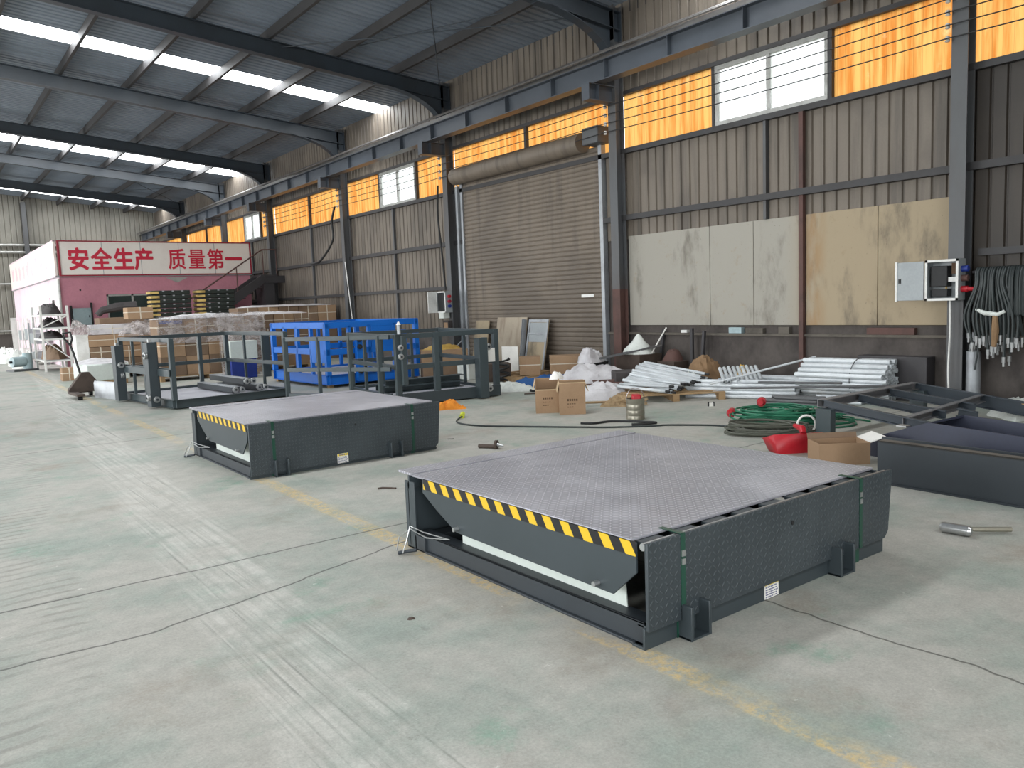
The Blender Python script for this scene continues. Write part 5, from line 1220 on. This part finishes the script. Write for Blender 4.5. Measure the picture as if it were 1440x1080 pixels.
coil('cable_coil', 'olive cable coil lying flat in front of the green tangle', 'cable', (7.72, 5.42, 0.0), 0.2, 0.55, 14, 0.16, 0.012, 'olive', 7, 0.62)
for j, (x, y, z) in enumerate(((8.35, 5.98, 0.24), (8.15, 6.28, 0.1))):
    t = thing('cable_plug', ['upper red plug on the green cable tangle', 'lower red plug at the left edge of the green tangle'][j], 'plug', (x, y, z), R(30))
    MB().tube([(-0.09, 0, 0), (-0.02, 0, 0), (-0.02, 0, 0), (0.1, 0, 0)], [0.03, 0.045, 0.055, 0.055], 12).build('body', M['red'], t)
    MB().tube([(0.1, 0, 0), (0.13, 0, 0)], 0.05, 12).build('socket_face', M['white_plastic'], t)
one('tape_roll', MB().tube([(0, 0.1 * math.cos(a), 0.1 + 0.1 * math.sin(a)) for a in [i * PI / 10 for i in range(20)]], 0.012, 6, True), M['label_white'], 'pale ring of strapping at the corner of the tilted frame', 'ring', (7.95, 5.1, 0.0), R(50))

# floor cable with a green plug, snaking across the floor
fc = thing('extension_cable', 'dark extension cable with yellow green plug snaking over the floor', 'cable', (0, 0, 0))
def smooth(pts, k=8):
    P = [Vector(p) for p in pts]; out = []
    for i in range(len(P) - 1):
        a = P[max(i - 1, 0)]; b_ = P[i]; c_ = P[i + 1]; d = P[min(i + 2, len(P) - 1)]
        for j in range(k):
            t = j / k; out.append(0.5 * ((2 * b_) + (c_ - a) * t + (2 * a - 5 * b_ + 4 * c_ - d) * t * t + (3 * b_ - a - 3 * c_ + d) * t ** 3))
    return out + [P[-1]]
MB().tube(smooth([(6.1, 9.28, 0.03), (5.85, 9.05, 0.012), (5.76, 8.75, 0.012), (5.85, 8.4, 0.012), (6.17, 7.92, 0.012), (6.59, 7.32, 0.012), (6.81, 7.04, 0.012), (7.22, 6.71, 0.012), (7.37, 6.62, 0.012), (7.68, 6.2, 0.012), (7.75, 5.9, 0.012)]), 0.011, 6).build('lead', M['cable'], fc)
MB().tube([(6.08, 9.26, 0.03), (6.2, 9.42, 0.035)], 0.035, 10).build('plug', M['plug_yellow'] if 'plug_yellow' in M else M['yellow'], fc)
one('rubber_hose', MB().tube(smooth([(6.77, 7.56, 0.016), (6.88, 7.42, 0.016), (7.13, 7.37, 0.016), (7.34, 7.05, 0.016), (7.4, 6.85, 0.016), (7.25, 6.88, 0.016), (7.1, 6.98, 0.016)]), 0.015, 6), M['black'], 'short black hose loop beside the cable, behind the near leveller', 'hose')
one('orange_cloth', MB().heap(0, 0, 0, 0.26, 0.14, 0.12, 91, 36, 0.95, R(-38)), M['orange'], 'crumpled orange cloth on the floor at the right cage', 'cloth', (6.45, 10.3, 0))
bt = thing('steel_bolt', 'dark bolt with a flanged end lying between the levellers', 'bolt', (4.93, 7.2, 0.025), R(-60))
MB().tube([(0, 0, 0), (0.2, 0, 0)], 0.022, 10).build('shaft', M['red_dark'], bt); MB().tube([(0.2, 0, 0.02), (0.225, 0, 0.02)], 0.05, 14).build('flange', M['red_dark'], bt); MB().tube([(0.225, 0, 0.02), (0.3, 0, 0.01)], [0.02, 0.006], 8).build('tip', M['zinc'], bt)
one('bent_wire', MB().tube([(0, 0, 0.01), (0.04, -0.01, 0.012), (0.09, -0.06, 0.01), (0.12, -0.11, 0.01)], 0.008, 5), M['red_dark'], 'short bent wire on the floor left of the near leveller', 'wire', (3.18, 6.24, 0))
one('bent_wire', MB().tube([(0, 0, 0.006), (0.06, -0.05, 0.006)], 0.005, 5), M['red_dark'], 'tiny wire offcut near the farther leveller', 'wire', (5.0, 7.95, 0))
one('pebble', MB().heap(0, 0, 0, 0.022, 0.016, 0.012, 95, 10, 0.3), M['red_dark'], 'small dark pebble on the bare floor before the levellers', 'pebble', (1.93, 3.5, 0))

# mallet on the right
ml = thing('mallet', 'steel headed mallet lying on the floor at the right', 'mallet', (5.25, 2.30, 0.036), R(-34))
MB().tube([(-0.06, 0.07, 0), (-0.05, 0.06, 0), (0.05, -0.06, 0), (0.06, -0.07, 0)], [0.024, 0.034, 0.034, 0.024], 14).build('head', M['zinc'], ml)
MB().tube([(0.02, 0.0, 0.0), (0.16, -0.02, -0.006), (0.34, -0.04, -0.01)], [0.012, 0.016, 0.017], 10).build('shaft', M['tin'], ml)

# dustpan and shallow carton behind the near leveller
du = thing('dustpan', 'bright red plastic dustpan behind the near leveller', 'dustpan', (6.95, 4.62, 0), R(-32))
d_ = MB(); d_.add([(-0.2, -0.12, 0.0), (0.2, -0.12, 0.0), (0.2, 0.1, 0.0), (-0.2, 0.1, 0.0), (-0.25, -0.14, 0.2), (0.25, -0.14, 0.2), (0.24, 0.16, 0.12), (-0.24, 0.16, 0.12)], [(0, 3, 2, 1), (0, 1, 5, 4), (1, 2, 6, 5), (3, 0, 4, 7)])
o = d_.build('pan', M['red'], du); sm = o.modifiers.new('thickness', 'SOLIDIFY'); sm.thickness = 0.006
MB().tube([(0.05, -0.14, 0.2), (0.06, -0.1, 0.24), (0.05, 0.05, 0.25)], [0.03, 0.035, 0.02], 10).build('handle_socket', M['red'], du)
cb_ = thing('open_carton', 'shallow open carton beside the red dustpan', 'carton', (6.78, 4.02, 0), R(-38), None)
w, d, h, k = 0.46, 0.3, 0.2, 0.01
b = MB(); b.box(-w / 2, -d / 2, 0, w / 2, d / 2, k); b.box(-w / 2, -d / 2, k, w / 2, -d / 2 + k, h); b.box(-w / 2, d / 2 - k, k, w / 2, d / 2, h); b.box(-w / 2, -d / 2 + k, k, -w / 2 + k, d / 2 - k, h); b.box(w / 2 - k, -d / 2 + k, k, w / 2, d / 2 - k, h)
b.build('body', M['card'], cb_)
MB().bar((0, d / 2, h), (0, d / 2 + 0.02, h + 0.05), w, 0.008, (0, 1, 0)).build('rear_flap', M['card_dark'], cb_)
MB().bar((w / 2, 0, h), (w / 2 + 0.14, 0, h + 0.05), d, 0.008, (1, 0, 0)).build('side_flap', M['label_white'], cb_, label='pale inner face of the side flap')

# ------------------------------------------------------------------ steel frames at the right
sf = thing('welded_chassis', 'tilted slate grey frame of channels resting on a short leg', 'frame', (8.0, 4.95, 0.0), 0)
def tz(y): return 0.385 + 0.122 * y            # the frame slopes down towards the viewer
def fb(x0, y0, x1, y1, m='steel', w=0.06, h=0.09, n='beam'):
    MB().channel((x0, y0, tz(y0) - h / 2), (x1, y1, tz(y1) - h / 2), w, h, 0.01).build(n, M[m], sf, 0.002)
fb(0, 0, 2.1, 0, m='lit_flange', n='cross_beam', w=0.1); fb(0.02, -0.93, 2.1, -0.8, m='lit_flange', n='cross_beam', w=0.07)
for x in (0.03, 2.08): fb(x, 0, x, -2.75, h=0.1 if x < 1 else 0.16, n='side_beam')
for x in (0.7, 1.4): fb(x, -0.03, x + 0.02, -1.0, n='inner_beam')
MB().box(-0.08, -0.16, 0.0, 0.02, 0.02, 0.29).build('leg', M['cage'], sf, 0.003)
MB().box(2.0, -0.16, 0.0, 2.1, 0.02, 0.29).build('leg', M['cage'], sf, 0.003)
fb(1.0, -1.0, 1.0, -1.2, n='tail_stub')
one('steel_offcut', MB().bar((0, 0, 0), (0.3, -0.55, -0.02), 0.07, 0.004), M['wood'], 'bare metal offcut lying over the rear of the tilted frame', 'offcut', (9.75, 3.6, 0.25))
bs = thing('box_beam', 'long dark slate box beam on edge at the right of the near leveller', 'beam', (6.27, 3.9, 0), R(-2.5))
MB().box(0.0, -4.2, 0.0, 0.016, -0.54, 0.35).build('front_web', M['paint_dark'], bs, 0.002)
MB().box(-0.02, -4.2, 0.0, 0.32, -0.5, 0.014).build('bottom_flange', M['paint_dark'], bs)
MB().box(0.0, -4.2, 0.336, 0.1, -0.54, 0.35).build('top_flange', M['ledge'], bs, 0.002)
MB().box(0.3, -4.2, 0.0, 0.316, -0.4, 0.33).build('rear_web', M['paint_dark'], bs, 0.002)
dk_ = thing('box_beam', 'second dark box beam sloping under the tilted frame', 'beam', (7.25, 4.35, 0), R(-4))
MB().prism([(0.0, 0.0), (0.0, 0.03), (-0.95, 0.38), (-3.6, 0.26), (-3.6, 0.0)], 'x', 0.0, 0.016).build('web', M['blue_slate'], dk_)
MB().prism([(0.0, 0.0), (0.0, 0.03), (-0.95, 0.38), (-3.6, 0.26), (-3.6, 0.0)], 'x', 0.6, 0.616).build('web', M['blue_slate'], dk_)
MB().prism([(0.0, 0.0), (0.0, 0.03), (-0.95, 0.38), (-0.95, 0.36), (-0.03, 0.0)], 'x', 0.016, 0.6).build('sloping_end', M['blue_slate'], dk_)
MB().box(0.25, -0.6, 0.265, 0.33, -0.5, 0.28).build('bright_clip', M['zinc'], dk_)

# ------------------------------------------------------------------ electrics on the columns
def open_cabinet(loc, label):
    t = thing('switch_cabinet', label, 'cabinet', loc, 0)
    w, h, d, k = 0.42, 0.53, 0.2, 0.012     # body between y=-w and 0, open face towards -x
    b = MB(); b.box(-k, -w, 0, 0, 0, h); b.box(-d, -w, 0, -k, 0, k); b.box(-d, -w, h - k, -k, 0, h); b.box(-d, -w, k, -k, -w + k, h - k); b.box(-d, -k, k, -k, 0, h - k)
    b.build('body', M['cabinet'], t)
    rim = MB(); rim.box(-d - 0.004, -w, 0, -d, -w + 0.03, h); rim.box(-d - 0.004, -0.03, 0, -d, 0, h); rim.box(-d - 0.004, -w, h - 0.03, -d, 0, h); rim.box(-d - 0.004, -w, 0, -d, 0, 0.03); rim.build('rim', M['white_plastic'], t)
    return t, w, h, d
t, w, h, d = open_cabinet((10.98, 5.17, 1.39), 'open grey switch cabinet with coloured sockets on the nearest column')
dr_ = MB().box(-d - 0.02, 0.01, 0.01, -d, 0.37, h - 0.01).build('cabinet_door', M['cabinet'], t, 0.003)
MB().box(-d - 0.03, 0.36, 0.0, -d + 0.01, 0.385, h).build('door_edge', M['white_plastic'], dr_); MB().box(-d - 0.03, 0.31, 0.24, -d - 0.02, 0.34, 0.3).build('lock', M['black'], dr_)
MB().box(-d + 0.05, -0.26, 0.18, -0.015, -0.05, 0.45).build('breaker', M['black'], t, 0.008)
MB().box(-d + 0.08, -0.38, 0.24, -0.015, -0.24, 0.3).build('terminal_strip', M['white_plastic'], t); MB().box(-d + 0.08, -0.38, 0.34, -0.02, -0.3, 0.48).build('relay', M['ink'], t, 0.004)
MB().box(-d + 0.06, -0.26, 0.05, -0.015, -0.06, 0.15).build('terminal_block', M['black'], t, 0.006); MB().tube([(-0.1, -0.2, 0.34), (-0.12, -0.24, 0.26), (-0.08, -0.22, 0.15)], 0.012, 6).build('earth_wire', M['yellow'], t)
for z, m in ((0.4, 'bluedeep'), (0.28, 'rust'), (0.14, 'red')):
    so = MB().tube([(-0.1, -w, z), (-0.1, -w - 0.08, z)], 0.04, 12).build('socket', M[m], t)
MB().tube([(-0.1, -w - 0.08, 0.14), (-0.1, -w - 0.19, 0.14)], [0.03, 0.02], 10).build('plug', M['red'], t); MB().tube([(-0.1, -w - 0.19, 0.14), (-0.1, -w - 0.23, 0.14)], 0.022, 10).build('plug_collar', M['white_plastic'], t)
MB().tube(smooth([(-0.1, -w - 0.23, 0.14), (-0.1, -w - 0.25, -0.1), (-0.08, -w - 0.22, -0.5), (-0.06, -w - 0.16, -0.9)]), 0.012, 6).build('lead', M['cable'], t)
MB().tube(smooth([(-0.1, -0.28, 0.02), (-0.1, -0.285, -0.4), (-0.11, -0.275, -0.9), (-0.1, -0.29, -1.36)]), 0.012, 6).build('supply_lead', M['white_plastic'], t)
t, w, h, d = open_cabinet((10.98, 17.35, 1.38), 'small white switch cabinet with red sockets on the column left of the shutter')
MB().box(-d - 0.26, -0.02, 0.0, -d, 0.0, h).build('cabinet_door', M['white_plastic'], t, 0.003)
MB().box(-d + 0.02, -0.36, 0.05, -0.015, -0.05, 0.48).build('breaker', M['black'], t)
for z, m in ((0.4, 'red'), (0.28, 'signframe'), (0.16, 'bluedeep')): MB().tube([(-0.1, -w, z), (-0.1, -w - 0.06, z)], 0.04, 10).build('socket', M[m], t)
MB().box(-0.2, -0.3, -0.14, -0.02, -0.08, 0.0).build('gland_box', M['bag'], t)
mb_ = thing('meter_box', 'small brown framed meter box below the white switch cabinet', 'meter', (10.98, 17.2, 0.9), 0)
MB().box(-0.1, -0.2, 0, 0, 0.04, 0.28).build('body', M['bagdark'], mb_, 0.004); MB().box(-0.105, -0.17, 0.05, -0.1, 0.01, 0.23).build('face', M['card'], mb_)

# insulators and the four open wires along the columns
for i, y in enumerate(COLS[:6]):
    if i == 0: continue
    for z in (5.19, 5.03, 4.87, 4.71):
        t = thing('insulator', ('white insulator on the column bracket, wire height ' + {5.19: 'topmost', 5.03: 'second from top', 4.87: 'third from top', 4.71: 'lowest'}[z] + ', ' + ['column behind the viewer', 'nearest column', 'column right of the shutter', 'column left of the shutter', 'fourth column along the wall', 'fifth column by the stairs'][i]), 'insulator', (10.99, y + 0.13, z))
        MB().lathe((-0.04, 0, -0.035), [(0.02, 0), (0.035, 0.01), (0.02, 0.03), (0.035, 0.05), (0.02, 0.07)], 10).build('porcelain', M['white_plastic'], t)
        MB().tube([(-0.04, 0, 0), (0.01, 0, 0)], 0.01, 6).build('pin', M['stair'], t)
for z in (5.19, 5.03, 4.87, 4.71):
    w_ = MB()
    for a, b_ in zip(COLS[:5], COLS[1:6]):
        w_.tube([(10.91, a + 0.13 + (b_ - a) * q / 8, z - 0.035 * 4 * (q / 8) * (1 - q / 8)) for q in range(9)], 0.0085, 5)
    one('open_wire', w_, M['black'], {5.19: 'topmost', 5.03: 'second from top', 4.87: 'third from top', 4.71: 'lowest'}[z] + ' open wire strung along the columns', 'wire')
for y, lab, pts_ in ((17.35, 'black drop cable down the column left of the shutter', [(10.95, 17.3, 4.55), (10.96, 17.38, 3.8), (10.97, 17.3, 3.0), (10.97, 17.2, 1.95)]), (23.2, 'thick black drop cable swinging left of the fourth column', [(10.9, 23.2, 4.7), (10.92, 23.5, 4.3), (10.95, 23.6, 3.7), (10.95, 24.6, 3.15), (11.05, 25.5, 3.1)])):
    one('drop_cable', MB().tube(smooth(pts_), 0.035 if y > 20 else 0.025, 6), M['black'], lab, 'cable')
one('white_conduit', MB().tube([(10.95, 22.8, 3.0), (10.95, 22.5, 1.0), (10.95, 22.45, 0.0)], 0.015, 6), M['white_plastic'], 'thin white conduit down the fourth column', 'conduit')

# hose bundles hung on the shaded wall at the right edge
hk = thing('hose_hook', 'steel bar carrying the hose bundles on the shaded wall', 'bar', (11.0, 4.3, 1.74))
MB().tube([(-0.04, 0.35, 0), (-0.04, -0.9, 0)], 0.02, 8).build('bar', M['stair'], hk); MB().box(-0.04, 0.3, -0.02, 0.3, 0.34, 0.02).build('bracket', M['stair'], hk); MB().box(-0.04, -0.5, -0.02, 0.3, -0.46, 0.02).build('bracket', M['stair'], hk)
random.seed(31)
for j in range(24):
    y = 4.58 - j * 0.031; L = random.uniform(0.8, 1.12) if j < 13 else random.uniform(0.42, 0.5); g = random.uniform(0.02, 0.05)
    px = 10.955
    hs = thing('hydraulic_hose', 'dark hydraulic hose of the tied bundle on the shaded wall' if j < 13 else 'dark hydraulic hose of the loose bundle at the frame edge', 'hose', (px, y, 1.75), 0, 'hoses of the tied bundle' if j < 13 else 'hoses of the loose bundle')
    tie = -0.013 * (j - 6) if j < 13 else 0
    MB().tube(smooth([(-0.06 - g * 0.5, tie * 1.2 - 0.02, -L), (-0.06 - g, tie * 1.6, -0.55), (-0.06 - g * 1.4, 0, -0.2), (-0.045 - g, 0, -0.02), (0, 0, 0.035), (0.045 + g, -0.01, -0.02), (0.06 + g, -0.02, -0.25), (0.06 + g, tie * 1.2 - 0.03, -L * 0.96)], 6), 0.017, 6).build('hose', M['cable'], hs)
    if j < 13:
        for x in (-0.06 - g * 0.5, 0.06 + g):
            MB().tube([(x, tie * 1.2 - 0.02, -L - 0.1), (x, tie * 1.2 - 0.02, -L - 0.05), (x, tie * 1.2 - 0.02, -L - 0.05), (x, tie * 1.2 - 0.02, -L + 0.02)], [0.016, 0.016, 0.024, 0.024], 8).build('coupling', M['zinc'], hs)
one('tie_cloth', MB().tube([(10.86 + 0.0, 4.56, 1.27), (10.83, 4.45, 1.22), (10.83, 4.3, 1.2), (10.84, 4.22, 1.24)], [0.02, 0.03, 0.026, 0.02], 8), M['bag'], 'pale cloth strip tied round the hose bundle', 'cloth')
one('tie_cloth', MB().tube([(10.84, 4.33, 1.2), (10.83, 4.32, 1.0), (10.85, 4.34, 0.8)], [0.03, 0.045, 0.03], 8), M['brownbag'], 'dull cloth tail hanging below the hose tie', 'cloth')
one('plastic_pipe', MB().tube([(0, 0, 0), (0, 0, 0.72)], 0.085, 20), M['galv'], 'thick pale plastic pipe standing under the hose bundle', 'pipe', (11.05, 4.66, 0))
for j in range(5): one('pipe_fitting', MB().lathe((0, 0, 0), [(0.02, 0), (0.03, 0.02), (0.018, 0.03), (0.018, 0.09)], 8), M['zinc'], 'small bright fitting on top of the thick plastic pipe', 'fitting', (11.05 + 0.04 * math.cos(j * 1.256), 4.66 + 0.04 * math.sin(j * 1.256), 0.72), 0, 'fittings on the plastic pipe')
one('dark_bin', MB().box(-0.12, -0.5, 0, 0.12, 0.5, 0.62), M['stair'], 'dark bin beside the tied pipe bundle at the column', 'bin', (11.15, 5.75, 0), 0, None, 0.01)
one('scrap_pile', MB().heap(0, 0, 0, 0.55, 0.4, 0.2, 99, 26, 0.7), M['bag'], 'pale scrap strips behind the tilted frame at the right edge', 'scrap', (10.75, 3.9, 0))
one('lean_rod', MB().tube([(0, 0, 0), (0.05, -0.28, 0.3)], 0.018, 6), M['white_plastic'], 'white stick poking out of the scrap strips', 'stick', (10.75, 3.85, 0.18))
